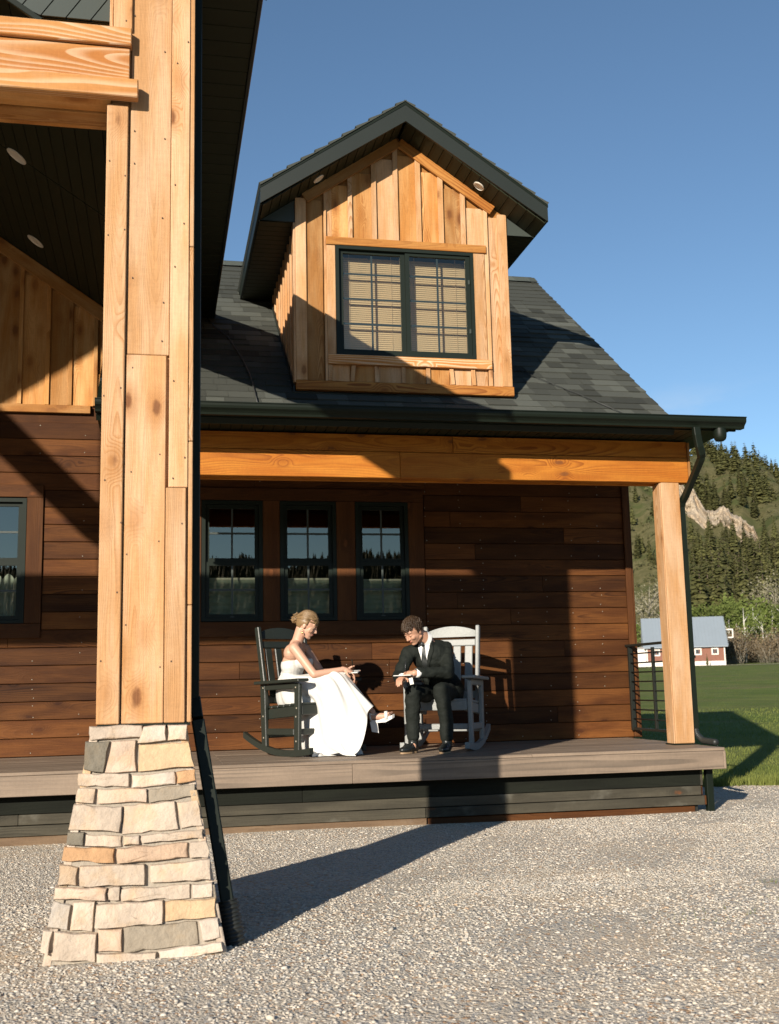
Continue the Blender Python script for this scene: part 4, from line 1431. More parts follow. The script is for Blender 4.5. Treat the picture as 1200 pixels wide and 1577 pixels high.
# ================================================================== portico
por = thing('portico', (-4.2, -3.4, GZ), 'tall timber portico with stone column base and dark panelled ceiling', 'portico')
XC, ZC = -4.2, 0.0
STONES = [
    ('c', [(-0.294,0.422),(-0.067,0.42),(-0.065,0.369),(-0.288,0.364)]),
    ('w', [(-0.063,0.415),(0.034,0.419),(0.037,0.354),(-0.088,0.345)]),
    ('w', [(0.042,0.419),(0.127,0.418),(0.124,0.353),(0.042,0.352)]),
    ('d', [(-0.308,0.358),(-0.204,0.357),(-0.229,0.225),(-0.311,0.242)]),
    ('p', [(-0.197,0.357),(-0.094,0.359),(-0.089,0.226),(-0.223,0.224)]),
    ('t', [(-0.083,0.337),(0.135,0.345),(0.161,0.238),(-0.083,0.224)]),
    ('c', [(-0.334,0.225),(-0.119,0.219),(-0.119,0.164),(-0.334,0.177)]),
    ('w', [(-0.11,0.212),(0.074,0.22),(0.077,0.167),(-0.107,0.159)]),
    ('o', [(0.08,0.218),(0.162,0.227),(0.165,0.18),(0.083,0.169)]),
    ('c', [(-0.332,0.166),(-0.258,0.161),(-0.266,0.1),(-0.341,0.109)]),
    ('p', [(-0.25,0.158),(-0.044,0.151),(-0.043,0.096),(-0.248,0.098)]),
    ('g', [(-0.037,0.151),(0.162,0.164),(0.166,0.115),(-0.035,0.093)]),
    ('c', [(-0.348,0.099),(-0.146,0.083),(-0.156,-0.021),(-0.366,-0.002)]),
    ('c', [(-0.142,0.087),(0.075,0.096),(0.092,-0.019),(-0.146,-0.032)]),
    ('c', [(0.083,0.09),(0.171,0.102),(0.194,-0.012),(0.104,-0.019)]),
    ('d', [(-0.368,-0.01),(-0.301,-0.014),(-0.303,-0.067),(-0.372,-0.06)]),
    ('c', [(-0.295,-0.023),(-0.146,-0.036),(-0.146,-0.079),(-0.297,-0.069)]),
    ('w', [(-0.138,-0.036),(-0.073,-0.037),(-0.072,-0.074),(-0.139,-0.075)]),
    ('c', [(-0.065,-0.039),(0.195,-0.024),(0.197,-0.06),(-0.063,-0.069)]),
    ('o', [(-0.382,-0.07),(-0.173,-0.085),(-0.174,-0.142),(-0.39,-0.123)]),
    ('q', [(-0.165,-0.086),(0.131,-0.076),(0.131,-0.135),(-0.162,-0.144)]),
    ('c', [(0.139,-0.074),(0.208,-0.07),(0.222,-0.116),(0.216,-0.142),(0.139,-0.138)]),
    ('c', [(-0.398,-0.138),(-0.322,-0.153),(-0.326,-0.223),(-0.402,-0.218)]),
    ('c', [(-0.315,-0.148),(-0.049,-0.153),(-0.047,-0.235),(-0.314,-0.226)]),
    ('c', [(-0.027,-0.159),(0.226,-0.146),(0.228,-0.228),(-0.023,-0.228)]),
    ('p', [(-0.413,-0.226),(-0.201,-0.24),(-0.204,-0.287),(-0.417,-0.271)]),
    ('c', [(-0.194,-0.24),(-0.149,-0.238),(-0.151,-0.29),(-0.195,-0.286)]),
    ('c', [(-0.142,-0.248),(0.142,-0.243),(0.142,-0.299),(-0.144,-0.294)]),
    ('w', [(0.147,-0.245),(0.233,-0.243),(0.233,-0.298),(0.148,-0.301)]),
    ('b', [(-0.417,-0.276),(-0.345,-0.298),(-0.356,-0.394),(-0.436,-0.378)]),
    ('c', [(-0.335,-0.287),(-0.249,-0.29),(-0.256,-0.407),(-0.347,-0.396)]),
    ('c', [(-0.243,-0.303),(0.029,-0.3),(0.028,-0.391),(-0.249,-0.391)]),
    ('t', [(0.037,-0.308),(0.248,-0.303),(0.249,-0.377),(0.037,-0.384)]),
    ('c', [(-0.451,-0.384),(-0.413,-0.39),(-0.428,-0.484),(-0.459,-0.471)]),
    ('c', [(-0.405,-0.394),(-0.238,-0.412),(-0.24,-0.521),(-0.417,-0.502)]),
    ('p', [(-0.234,-0.397),(-0.137,-0.402),(-0.136,-0.488),(-0.231,-0.482)]),
    ('g', [(-0.132,-0.396),(0.168,-0.392),(0.178,-0.479),(-0.129,-0.493)]),
    ('w', [(0.175,-0.39),(0.255,-0.382),(0.265,-0.458),(0.191,-0.468)]),
    ('c', [(-0.238,-0.489),(0.003,-0.499),(0.005,-0.546),(-0.238,-0.537)]),
    ('w', [(0.011,-0.496),(0.271,-0.475),(0.278,-0.508),(0.013,-0.539)]),
]
STC = {'c': (.44, .36, .28), 'w': (.475, .40, .325), 'd': (.165, .145, .11), 'p': (.45, .345, .26), 't': (.46, .33, .20), 'o': (.42, .25, .13),
       'g': (.29, .245, .185), 'q': (.43, .305, .21), 'b': (.41, .365, .31)}
SBT, SBB = 0.415, -0.56      # base top and bottom
FY = lambda z: -3.605 - .18 * (SBT - z)       # front face, battered


def base_core(x0, x1, parent):
    d = .17
    t = [(x0, -3.60), (x1, -3.60), (x1, -3.18), (x0, -3.18)]
    b = [(x0 - d, -3.60 - d), (x1 + d, -3.60 - d), (x1 + d, -3.18 + d), (x0 - d, -3.18 + d)]
    V = [(x, y, SBB) for x, y in b] + [(x, y, SBT - .01) for x, y in t]
    return pmesh('stone_base', V, [(3, 2, 1, 0), (4, 5, 6, 7), (0, 1, 5, 4), (1, 2, 6, 5), (2, 3, 7, 6), (3, 0, 4, 7)], M['mortar'], parent)


rst = random.Random(12)


def stone_mesh(poly, face, depth):
    """Irregular dressed stone on a battered face. poly in (a, z); face(a, z, h) gives the point h outside the wall."""
    # densify the outline and wobble it
    pts = []
    n = len(poly)
    for i in range(n):
        a, b = Vector(poly[i]), Vector(poly[(i + 1) % n])
        L = (b - a).length
        m = max(2, int(L / .035))
        for k in range(m):
            t = k / m
            p = a.lerp(b, t)
            nn = Vector((b - a).yx)
            nn = Vector((nn.x, -nn.y)).normalized()
            if k:
                p += nn * rst.uniform(-.0045, .0045)
            pts.append(p)
    c = sum(pts, Vector((0, 0))) / len(pts)
    m = len(pts)
    V, F = [], []
    tilt = rst.uniform(-.05, .05), rst.uniform(-.06, .06)
    for sc, h in ((1.0, -.02), (1.0, depth * .55), (.985, depth * .85), (.93, depth), (.72, depth * rst.uniform(1.0, 1.08)), (.40, depth * rst.uniform(1.0, 1.1))):
        for p in pts:
            d = p - c
            L = max(d.length, .001)
            inset = (1 - sc) * min(L, .06) if sc > .6 else (1 - sc) * L
            q = c + d * ((L - inset) / L)
            hh = h + (tilt[0] * d.x + tilt[1] * d.y) * (1 if h > 0 else 0) + (rst.uniform(-.0022, .0022) if sc < 1 else 0)
            V.append(face(q.x, q.y, hh))
    V.append(face(c.x, c.y, depth * rst.uniform(.95, 1.1)))
    for r in range(5):
        for k in range(m):
            F.append((r * m + k, r * m + (k + 1) % m, (r + 1) * m + (k + 1) % m, (r + 1) * m + k))
    for k in range(m):
        F.append((5 * m + k, 5 * m + (k + 1) % m, 6 * m))
    me = pymesh('stone', V, F, False)
    bm = bmesh.new()
    bm.from_mesh(me)
    bmesh.ops.recalc_face_normals(bm, faces=bm.faces)
    bm.to_mesh(me)
    bm.free()
    me.polygons.foreach_set('use_smooth', [True] * len(me.polygons))
    me.set_sharp_from_angle(angle=D2R(38))
    return me


base = base_core(-.275, .115, por)
ff = lambda a, z, h: (a, FY(z) + .03 - h * .98, z + h * .0)
for c, poly in STONES:
    me = stone_mesh([(p[0], p[1]) for p in poly], ff, rst.uniform(.036, .050))
    o = link('stone', me, base, M['stone'])
    k = rst.uniform(.93, 1.06)
    o.color = tuple(q * k for q in STC[c]) + (1,)
# stones of the other three faces
for side in ('r', 'l', 'b'):
    z = SBB + .03
    while z < SBT - .05:
        h = min(rst.choice((.06, .075, .09, .12)), SBT - z)
        dd = .18 * (SBT - z)
        lo, hi = (-3.60 - dd, -3.18 + dd) if side in 'rl' else (-.275 - dd, .115 + dd)
        a = lo
        while a < hi - .02:
            b = min(a + rst.uniform(.10, .24), hi)
            if hi - b < .07:
                b = hi
            poly = [(a + .004, z + h - .006), (b - .004, z + h - .006), (b - .004, z + .004), (a + .004, z + .004)]
            if side == 'r':
                face = lambda a_, z_, h_: (.115 + .18 * (SBT - z_) - .015 + h_ * .55, a_, z_)
            elif side == 'l':
                face = lambda a_, z_, h_: (-.275 - .18 * (SBT - z_) + .015 - h_ * .55, a_, z_)
            else:
                face = lambda a_, z_, h_: (a_, -3.18 + .18 * (SBT - z_) - .015 + h_ * .6, z_)
            o = link('stone', stone_mesh(poly, face, .04), base, M['stone'])
            o.color = STC[rst.choice('cccwwptgcb')] + (1,)
            a = b
        z += h

# the timber-clad column
col = pmesh('column', *box_geo(-.245, .125, -3.545, -3.215, .422, 4.14), M['cedar'], por)
board('board', -.267, -.168, -3.585, -3.547, .428, 3.352, 'z', M['cedar'], col, .004)
board('board', -.243, -.155, -3.585, -3.547, 3.742, 4.12, 'z', M['cedar'], col, .004)
board('board', -.160, .022, -3.570, -3.547, .428, 2.118, 'z', M['cedar'], col, .003)
board('board', -.157, .034, -3.567, -3.547, 2.121, 4.12, 'z', M['cedar'], col, .003)
board('board', .025, .116, -3.578, -3.5475, .428, 1.490, 'z', M['cedar'], col, .003)
board('board', .036, .123, -3.576, -3.5475, 1.493, 4.12, 'z', M['cedar'], col, .003)
for a, b in ((.428, .95), (.953, 1.71), (1.713, 2.66), (2.663, 4.12)):
    board('board', .1265, .146, -3.572, -3.44, a, b, 'zx', M['cedar'], col, .003)
board('board', .1265, .146, -3.42, -3.23, .428, 4.12, 'zx', M['cedar'], col, .003)
board('board', -.2645, -.2465, -3.545, -3.22, .428, 4.12, 'zx', M['cedar'], col, .003)
board('board', -.25, .13, -3.214, -3.195, .428, 4.12, 'z', M['cedar'], col, .003)
board('column_foot', -.262, .14, -3.575, -3.20, .4165, .4275, 'd', M['metal_dark'], col, .001)
G = []
rn = random.Random(14)
for x, zs in ((-.255, 6), (-.18, 6), (-.14, 8), (.0, 8), (.055, 6), (.105, 4)):
    for i in range(zs):
        z = .6 + 3.4 * (i + rn.uniform(.1, .9)) / zs
        if 3.34 < z < 3.75 and x < -.15:
            continue
        yy = -3.588 if x < -.17 else (-3.572 if x < .03 else -3.581)
        cx = x + rn.uniform(-.008, .008)
        G.append(box_geo(cx - .0024, cx + .0024, yy, yy + .006, z - .0034, z + .0034))
pmesh('nail_heads', *join_geo(G), M['nail_rust'], col, kind='stuff')

# header beam across the gable
hd = pmesh('header', *box_geo(-8.2, -.248, -3.56, -3.335, 3.40, 3.70), M['cedar_warm'], por)
cuts = (-8.5, -3.1)
board('board', -3.1, -.156, -3.622, -3.562, 3.642, 3.735, 'x', M['cedar_weathered'], hd, .005)
board('board', -8.24, -3.104, -3.622, -3.562, 3.642, 3.735, 'x', M['cedar_weathered'], hd, .005)
board('board', -2.4, -.164, -3.600, -3.562, 3.462, 3.640, 'x', M['cedar_weathered'], hd, .004)
board('board', -8.24, -2.404, -3.600, -3.562, 3.462, 3.640, 'x', M['cedar_weathered'], hd, .004)
board('board', -3.6, -.122, -3.642, -3.587, 3.366, 3.460, 'x', M['cedar_weathered'], hd, .005)
board('board', -8.24, -3.604, -3.642, -3.5865, 3.366, 3.460, 'x', M['cedar_weathered'], hd, .005)
board('soffit_board', -8.2, -.250, -3.584, -3.46, 3.372, 3.398, 'd', M['cedar_warm'], hd, .003)
board('soffit_board', -8.2, -.250, -3.457, -3.335, 3.362, 3.398, 'd', M['cedar_warm'], hd, .003)
board('back_beam', -8.2, -.250, -3.333, -3.30, 3.36, 3.88, 'x', M['cedar_warm'], hd, .003)
# truss members of the gable
boardv('truss_web', (-5.62, -3.42, 5.58), (-4.36, -3.42, 4.34), .30, .18, (0, 0, 1), M['cedar_warm'], hd)
boardv('truss_web', (-2.78, -3.42, 5.58), (-4.04, -3.42, 4.34), .30, .18, (0, 0, 1), M['cedar_warm'], hd)
board('king_post', -4.35, -4.05, -3.5, -3.34, 3.737, 6.2, 'z', M['cedar_warm'], hd, .004)
# dark panelled frieze between the open gable and the roof
rake_z = lambda x: 6.24 - .66 * abs(x - XC)
under = lambda x: 4.215 + .57 * (4.73 - abs(x - XC)) - .13
fz = pmesh('gable_frieze', *join_geo([([(x, y, z) for y in (-3.395, -3.375) for x, z in ((XC, rake_z(XC)), (XC + s * 3.56, 3.885), (XC + s * 4.30, 3.885), (XC + s * 4.30, under(XC + 4.30)), (XC, under(XC)))],
                                      [(0, 1, 2, 3, 4) if s > 0 else (4, 3, 2, 1, 0), (9, 8, 7, 6, 5) if s > 0 else (5, 6, 7, 8, 9)] + [(i, (i + 1) % 5, (i + 1) % 5 + 5, i + 5) for i in range(5)]) for s in (-1, 1)]),
           M['metal_dark'], por)
pd = Vector((.66, 0, 1)).normalized()
rest = []
for s in (-1, 1):
    i = 0
    while i < 55:
        # panels stand square to the rake
        q = []
        for k in (0.0, .094):
            t = (i * .10 + k)
            bx_, bz_ = t * .8346, 6.24 - t * .8346 * .66
            if bz_ < 3.89:
                L0 = (3.89 - bz_) / pd.z
                lo = (bx_ + pd.x * L0, 3.89)
            else:
                lo = (bx_, bz_)
            # up to the roof line z = 4.215-.13 + .57*(4.73 - x)
            tt = ((4.215 - .13 + .57 * (4.73 - bx_)) - bz_) / (pd.z + .57 * pd.x)
            hi = (bx_ + pd.x * tt, bz_ + pd.z * tt)
            q.append((lo, hi))
        i += 1
        if q[0][0][1] > q[0][1][1] - .02 or q[1][0][0] > 4.30 or q[1][1][0] > 4.66:
            continue
        poly = [q[0][0], q[1][0], q[1][1], q[0][1]]
        poly = [(XC + s * min(a, 4.66), b) for a, b in poly]
        V = [(a, y, b) for y in (-3.408, -3.396) for a, b in poly]
        g = (V, [(0, 1, 2, 3) if s > 0 else (3, 2, 1, 0), (7, 6, 5, 4) if s > 0 else (4, 5, 6, 7)] + [(k, k + 4, (k + 1) % 4 + 4, (k + 1) % 4) for k in range(4)])
        if s > 0 and poly[0][0] > -1.4:
            pmesh('frieze_panel', *g, M['soffit_grey'], fz)
        else:
            rest.append(g)
pmesh('frieze_panels', *join_geo(rest), M['soffit_grey'], fz, kind='stuff')
boardv('frieze_trim', (XC + 1.2, -3.41, rake_z(XC + 1.2) - .01), (XC + 3.6, -3.41, rake_z(XC + 3.6) - .01), .03, .02, (0, 0, 1), M['metal_dark'], fz)
# vaulted ceiling of dark strips running back to the house
ceil = pmesh('ceiling', *join_geo([([(x, y, z) for y in (-3.30, 1.99) for x, z in ((XC, 3.873 + .677 * 4.2 + .014), (XC + s * 4.2, 3.887), (XC + s * 4.2, 3.93), (XC, 3.873 + .677 * 4.2 + .06))],
                                    [(0, 1, 2, 3), (7, 6, 5, 4), (0, 4, 5, 1), (1, 5, 6, 2), (2, 6, 7, 3), (3, 7, 4, 0)]) for s in (-1, 1)]), M['metal_dark'], por)
rest = []
for s in (-1, 1):
    for i in range(43):
        xa, xb = XC + s * (4.2 - i * .0976), XC + s * (4.2 - (i + 1) * .0976 + .005)
        zc = lambda x: 3.873 + .677 * (4.2 - abs(x - XC))
        for y0, y1 in ((-3.298, -.368), (-.352, 1.99)):
            V = [(x, y, zc(x) + dz) for dz in (0, .012) for x, y in ((xa, y0), (xb, y0), (xb, y1), (xa, y1))]
            g = (V, [(3, 2, 1, 0), (4, 5, 6, 7), (0, 1, 5, 4), (1, 2, 6, 5), (2, 3, 7, 6), (3, 0, 4, 7)])
            if s > 0 and i < 19:
                pmesh('ceiling_panel', *g, M['soffit'], ceil)
            else:
                rest.append(g)
pmesh('ceiling_panels', *join_geo(rest), M['soffit'], ceil, kind='stuff')
nrm = (-.56, 0, -.83)
recessed(ceil, (-1.096, -.363, 4.613), nrm, .085)
recessed(ceil, (-1.136, 1.367, 4.640), nrm, .085)
# side beams from the columns back to the house
board('side_beam', -.22, .10, -3.19, 1.93, 3.66, 3.87, 'yv', M['cedar_warm'], por, .004)
board('side_beam', -8.50, -8.18, -3.19, 1.93, 3.66, 3.87, 'yv', M['cedar_warm'], por, .004)
# roof of the portico
rt = lambda x: 4.215 + .57 * (4.73 - abs(x - XC))
proof = pmesh('portico_roof', *join_geo([([(x, y, z) for y in (-3.346, 3.3) for x, z in ((XC, rt(XC)), (XC + s * 4.705, rt(XC + 4.705)), (XC + s * 4.705, rt(XC + 4.705) - .06), (XC, rt(XC) - .10))],
                                         [(0, 1, 2, 3), (7, 6, 5, 4), (0, 4, 5, 1), (1, 5, 6, 2), (2, 6, 7, 3), (3, 7, 4, 0)]) for s in (-1, 1)]), M['shingle'], por)
proof.color = (.06, .07, .06, 1)
for s in (-1, 1):
    xa, xb = sorted((XC + s * 4.34, XC + s * 4.680))
    i = 0
    y = -3.34
    while y < 1.95:
        board('soffit_panel', xa, xb, y + .003, y + .147, 4.160, 4.170, 'd', M['soffit'], proof, .002) if s > 0 else None
        y += .15
    if s < 0:
        pmesh('soffit_sheet', *box_geo(xa, xb, -3.34, 1.95, 4.160, 4.170), M['soffit'], proof)
    pmesh('soffit_backing', *box_geo(xa, xb, -3.34, 1.95, 4.171, 4.175), M['metal_dark'], proof)
    xf = XC + s * 4.682
    board('fascia_board', min(xf, xf + s * .020), max(xf, xf + s * .020), -3.345, 2.05, 4.150, 4.242, 'yv', M['fascia'], proof, .002)
    board('drip_edge', min(xf + s * .021, xf + s * .028), max(xf + s * .021, xf + s * .028), -3.345, 2.05, 4.190, 4.228, 'yv', M['cedar_warm'], proof, 0)
for s in (-1, 1):
    V = []
    for y in (-3.372, -3.348):
        V += [(XC, y, rt(XC) + .01), (XC + s * 4.72, y, rt(XC + 4.72) + .01), (XC + s * 4.72, y, rt(XC + 4.72) - .09), (XC, y, rt(XC) - .14)]
    pmesh('rake_board', V, [(0, 1, 2, 3), (7, 6, 5, 4), (0, 4, 5, 1), (1, 5, 6, 2), (2, 6, 7, 3), (3, 7, 4, 0)], M['fascia'], proof)
# side walls of the roof void above the beams
for s in (-1, 1):
    x = XC + s * 4.30
    board('void_board', x - .015, x + .015, -3.18, 1.95, 3.872, 4.24, 'yv', M['soffit'], proof, 0)
# left column, outside the picture
base2 = base_core(-8.535, -8.145, por)
pmesh('column', *box_geo(-8.53, -8.15, -3.57, -3.20, .42, 4.14), M['cedar'], por)
# ================================================================== barn across the meadow
def make_barn():
    az0, d0 = 26.35, 156.0
    c = at(az0, d0)
    gz = c.z + .05
    root = thing('barn', (c.x, c.y, gz), 'red-brown barn with blue-grey metal roof across the meadow', 'barn', rot=-D2R(az0 - 4.0))
    Mw = WORLD[root.name]
    L2, Wd2, eh, rh = 5.0, 3.6, 2.75, 6.35

    def P(name, geo, mat, parent=root, kind=None):
        return pmesh(name, *geo, mat, parent, M4=Mw, kind=kind)

    def prof(pts, x0, x1):
        n = len(pts)
        v = [(x0, a, b) for a, b in pts] + [(x1, a, b) for a, b in pts]
        f = [tuple(range(n - 1, -1, -1)), tuple(range(n, 2 * n))] + [(i, (i + 1) % n, (i + 1) % n + n, i + n) for i in range(n)]
        return v, f
    body = P('wall', prof([(-Wd2, .45), (Wd2, .45), (Wd2, eh), (0, rh - .1), (-Wd2, eh)], -L2, L2), M['barn_red'])
    P('foundation', box_geo(-L2 - .05, L2 + .05, -Wd2 - .05, Wd2 + .05, -.6, .449), M['barn_white'])
    for k in range(20):
        x = -L2 + .5 * k + .25
        P('batten', box_geo(x - .05, x + .05, -Wd2 - .035, -Wd2 - .002, .46, eh - .06), M['barn_red'], body)
    for x in (-L2 - .03, L2 - .13):
        P('corner_trim', box_geo(x, x + .16, -Wd2 - .06, -Wd2 - .003, .45, eh - .02), M['barn_white'], body)
    sl = (rh - eh) / Wd2
    ov = .45
    for s in (-1, 1):
        y = s * (Wd2 + ov)
        r = P('roof', ([(x, yy, zz) for x in (-L2 - .4, L2 + .4) for yy, zz in ((0, rh + .08), (y, eh - ov * sl + .08), (y, eh - ov * sl - .04), (0, rh - .06))],
                       [(0, 4, 5, 1), (1, 5, 6, 2), (2, 6, 7, 3), (3, 7, 4, 0), (0, 1, 2, 3), (4, 7, 6, 5)]), M['barn_roof'])
        if s < 0:
            for k in range(25):
                x = -L2 - .35 + k * .45
                P('roof_seam', ([(xx, yy, zz) for xx in (x - .02, x + .02) for yy, zz in ((0, rh + .12), (y, eh - ov * sl + .12), (y, eh - ov * sl + .079), (0, rh + .079))],
                                [(0, 4, 5, 1), (1, 5, 6, 2), (2, 6, 7, 3), (3, 7, 4, 0), (0, 1, 2, 3), (4, 7, 6, 5)]), M['barn_roof'], r)
    for x in (-3.7, -2.0, 1.6, 3.75):
        y = -Wd2
        w = P('window', join_geo([box_geo(x - .45, x - .28, y - .07, y - .003, 1.25, 2.15), box_geo(x + .28, x + .45, y - .07, y - .003, 1.25, 2.15),
                                  box_geo(x - .278, x + .278, y - .07, y - .003, 1.25, 1.42), box_geo(x - .278, x + .278, y - .07, y - .003, 1.98, 2.15)]), M['barn_white'])
        P('pane', box_geo(x - .277, x + .277, y - .03, y - .004, 1.421, 1.979), M['barn_glass'], w)
    # open frame standing off the gable end
    P('hay_frame', join_geo([box_geo(L2 + .02, L2 + 1.55, -.5, -.38, 3.5, 3.64), box_geo(L2 + .02, L2 + 1.55, -.5, -.38, 4.55, 4.69), box_geo(L2 + 1.4, L2 + 1.55, -.5, -.38, 3.641, 4.549),
                             box_geo(L2 + .02, L2 + 1.55, .4, .5, 3.5, 3.64), box_geo(L2 + .02, L2 + 1.55, .4, .5, 4.55, 4.69)]), M['barn_white'])
    # low pale lean-to on the left
    P('lean_to', prof([(-Wd2 + .3, -.4), (Wd2 - 2, -.4), (Wd2 - 2, 2.6), (-Wd2 + .3, 2.2)], -L2 - 2.4, -L2 - .06), M['barn_white'])


make_barn()


# ================================================================== trees
def conifer_geo(h, R, seed, dense=24):
    rnd = random.Random(seed)
    trunk = tube_geo([(0, 0, -.6), (.05, .02, h * .35), (.0, .04, h * .7), (0, 0, h * .98)], [h * .014, h * .010, h * .006, .01], 6)
    V, F = [], []
    for k in range(dense):
        t = k / (dense - 1)
        z = h * (.08 + .90 * t)
        rad = R * (1 - t) ** .66 * rnd.uniform(.75, 1.15) + .12
        if t < .12:
            rad *= .55 + 3.5 * t
        n = max(4, int(10 * (1 - .5 * t)))
        a0 = rnd.uniform(0, 6.28)
        for i in range(n):
            if rnd.random() < .12:
                continue
            a = a0 + 6.283 * i / n + rnd.uniform(-.25, .25)
            L = rad * rnd.uniform(.65, 1.15)
            w = L * rnd.uniform(.36, .55)
            dr = L * rnd.uniform(.18, .5)
            ca, sa = math.cos(a), math.sin(a)
            zz = z + rnd.uniform(-.15, .15)

            def q(f_, l_, dz):
                return (ca * f_ - sa * l_, sa * f_ + ca * l_, zz + dz)
            o = len(V)
            V += [q(.02, 0, .1), q(L * .45, w, -dr * .55), q(L * .42, 0, -dr * .05), q(L * .45, -w, -dr * .6), q(L, rnd.uniform(-.1, .1) * w, -dr),
                  q(L * .8, w * .55, -dr * 1.15), q(L * .8, -w * .55, -dr * 1.2)]
            F += [(o, o + 2, o + 1), (o, o + 3, o + 2), (o + 1, o + 2, o + 4), (o + 2, o + 3, o + 4), (o + 1, o + 4, o + 5), (o + 3, o + 6, o + 4)]
    return trunk, (V, F)


def broadleaf_geo(h, R, seed, leaves, size, z0=.3, limbs=7, lean=.06):
    rnd = random.Random(seed)
    items = []
    top = Vector((rnd.uniform(-.4, .4), rnd.uniform(-.4, .4), h * .92))
    items.append(tube_geo([(0, 0, -.5), (rnd.uniform(-.1, .1), 0, h * .3), (top.x * .5, top.y * .5, h * .65), top], [h * .018, h * .013, h * .008, .012], 7))
    tips = [top]
    for i in range(limbs):
        t = rnd.uniform(.25, .75)
        b = Vector((top.x * t * .6, top.y * t * .6, h * t))
        a = rnd.uniform(0, 6.283)
        L = R * rnd.uniform(.55, 1.0) * (1.15 - .5 * t)
        m = b + Vector((math.cos(a) * L * .5, math.sin(a) * L * .5, L * .55))
        e = b + Vector((math.cos(a) * L, math.sin(a) * L, L * rnd.uniform(.8, 1.3)))
        items.append(tube_geo([b, m, e], [h * .008, h * .005, .012], 5))
        tips += [m, e]
        for j in range(3):
            a2 = a + rnd.uniform(-1.1, 1.1)
            p = m.lerp(e, rnd.uniform(0, 1))
            e2 = p + Vector((math.cos(a2), math.sin(a2), rnd.uniform(.4, 1.3))) * L * rnd.uniform(.25, .5)
            items.append(tube_geo([p, e2], [h * .0035, .008], 4))
            tips.append(e2)
    V, F = [], []
    for i in range(leaves):
        c = Vector(rnd.choice(tips))
        c += Vector((rnd.gauss(0, 1), rnd.gauss(0, 1), rnd.gauss(0, .9))) * R * .20
        if c.z < h * z0 * .5:
            c.z = h * z0 * .5 + rnd.random() * h * .1
        n = Vector((rnd.gauss(0, 1), rnd.gauss(0, 1), rnd.gauss(0, 1))).normalized()
        u_ = n.orthogonal().normalized()
        w_ = n.cross(u_)
        s = size * rnd.uniform(.5, 1.3)
        o = len(V)
        V += [c + u_ * s, c + w_ * s * .6, c - u_ * s, c - w_ * s * .6]
        F.append((o, o + 1, o + 2, o + 3))
    return join_geo(items), (V, F)


def brush_geo(h, R, seed, stems, leaves, size):
    rnd = random.Random(seed)
    items, tips = [], []
    for i in range(stems):
        a, r_ = rnd.uniform(0, 6.28), R * rnd.uniform(0, .4)
        b = Vector((math.cos(a) * r_, math.sin(a) * r_, -.2))
        e = Vector((math.cos(a) * (r_ + R * rnd.uniform(.1, .7)), math.sin(a) * (r_ + R * rnd.uniform(.1, .7)), h * rnd.uniform(.6, 1)))
        items.append(tube_geo([b, b.lerp(e, .5) + Vector((0, 0, h * .12)), e], [.03, .02, .006], 4))
        tips += [e, b.lerp(e, .6), b.lerp(e, .8)]
    V, F = [], []
    for i in range(leaves):
        c = Vector(rnd.choice(tips)) + Vector((rnd.gauss(0, 1), rnd.gauss(0, 1), rnd.gauss(0, 1))) * R * .16
        c.z = max(c.z, .1)
        n = Vector((rnd.gauss(0, 1), rnd.gauss(0, 1), rnd.gauss(0, 1))).normalized()
        u_ = n.orthogonal().normalized()
        w_ = n.cross(u_)
        s = size * rnd.uniform(.5, 1.3)
        o = len(V)
        V += [c + u_ * s, c + w_ * s * .5, c - u_ * s, c - w_ * s * .5]
        F.append((o, o + 1, o + 2, o + 3))
    return join_geo(items), (V, F)


def mesh_of(name, geo, mat, smooth=False):
    me = pymesh(name, *geo, smooth)
    me.materials.append(mat)
    return me


def plant_kind(name, geos, bark, leaf):
    return [(mesh_of('trunk', g[0], bark, True), mesh_of('crown', g[1], leaf)) for g in geos]


def plant(name, kindv, loc, scale, label, cat, group, parts=True, rz=None):
    rz = random.uniform(0, 6.28) if rz is None else rz
    o = thing(name, loc, label, cat, group, rz)
    for nm, me in (('trunk', kindv[0]), ('crown', kindv[1])):
        c = bpy.data.objects.new(nm, me)
        COL.objects.link(c)
        c.parent = o
    o.scale = (scale,) * 3
    return o


random.seed(17)
KC = plant_kind('conifer', [conifer_geo(15, 2.5, 1, 26), conifer_geo(15, 2.1, 2, 28), conifer_geo(15, 3.1, 3, 26), conifer_geo(15, 2.4, 4, 22), conifer_geo(15, 2.8, 5, 20)], M['bark'], M['conifer'])
KA = plant_kind('aspen', [broadleaf_geo(9, 1.9, s, 620, .17) for s in (11, 12, 13)], M['aspen_bark'], M['leaf_new'])
KL = plant_kind('leafy', [broadleaf_geo(8, 3.0, s, 1500, .22) for s in (21, 22)], M['bark'], M['leaf_new'])
KP = plant_kind('pale', [broadleaf_geo(13, 4.0, s, 1500, .17, limbs=14) for s in (31, 32)], M['pale_bark'], M['leaf_pale'])
KB = plant_kind('brush', [brush_geo(4, 2.4, s, 34, 800, .16) for s in (41, 42)], M['pale_bark'], M['leaf_brown'])


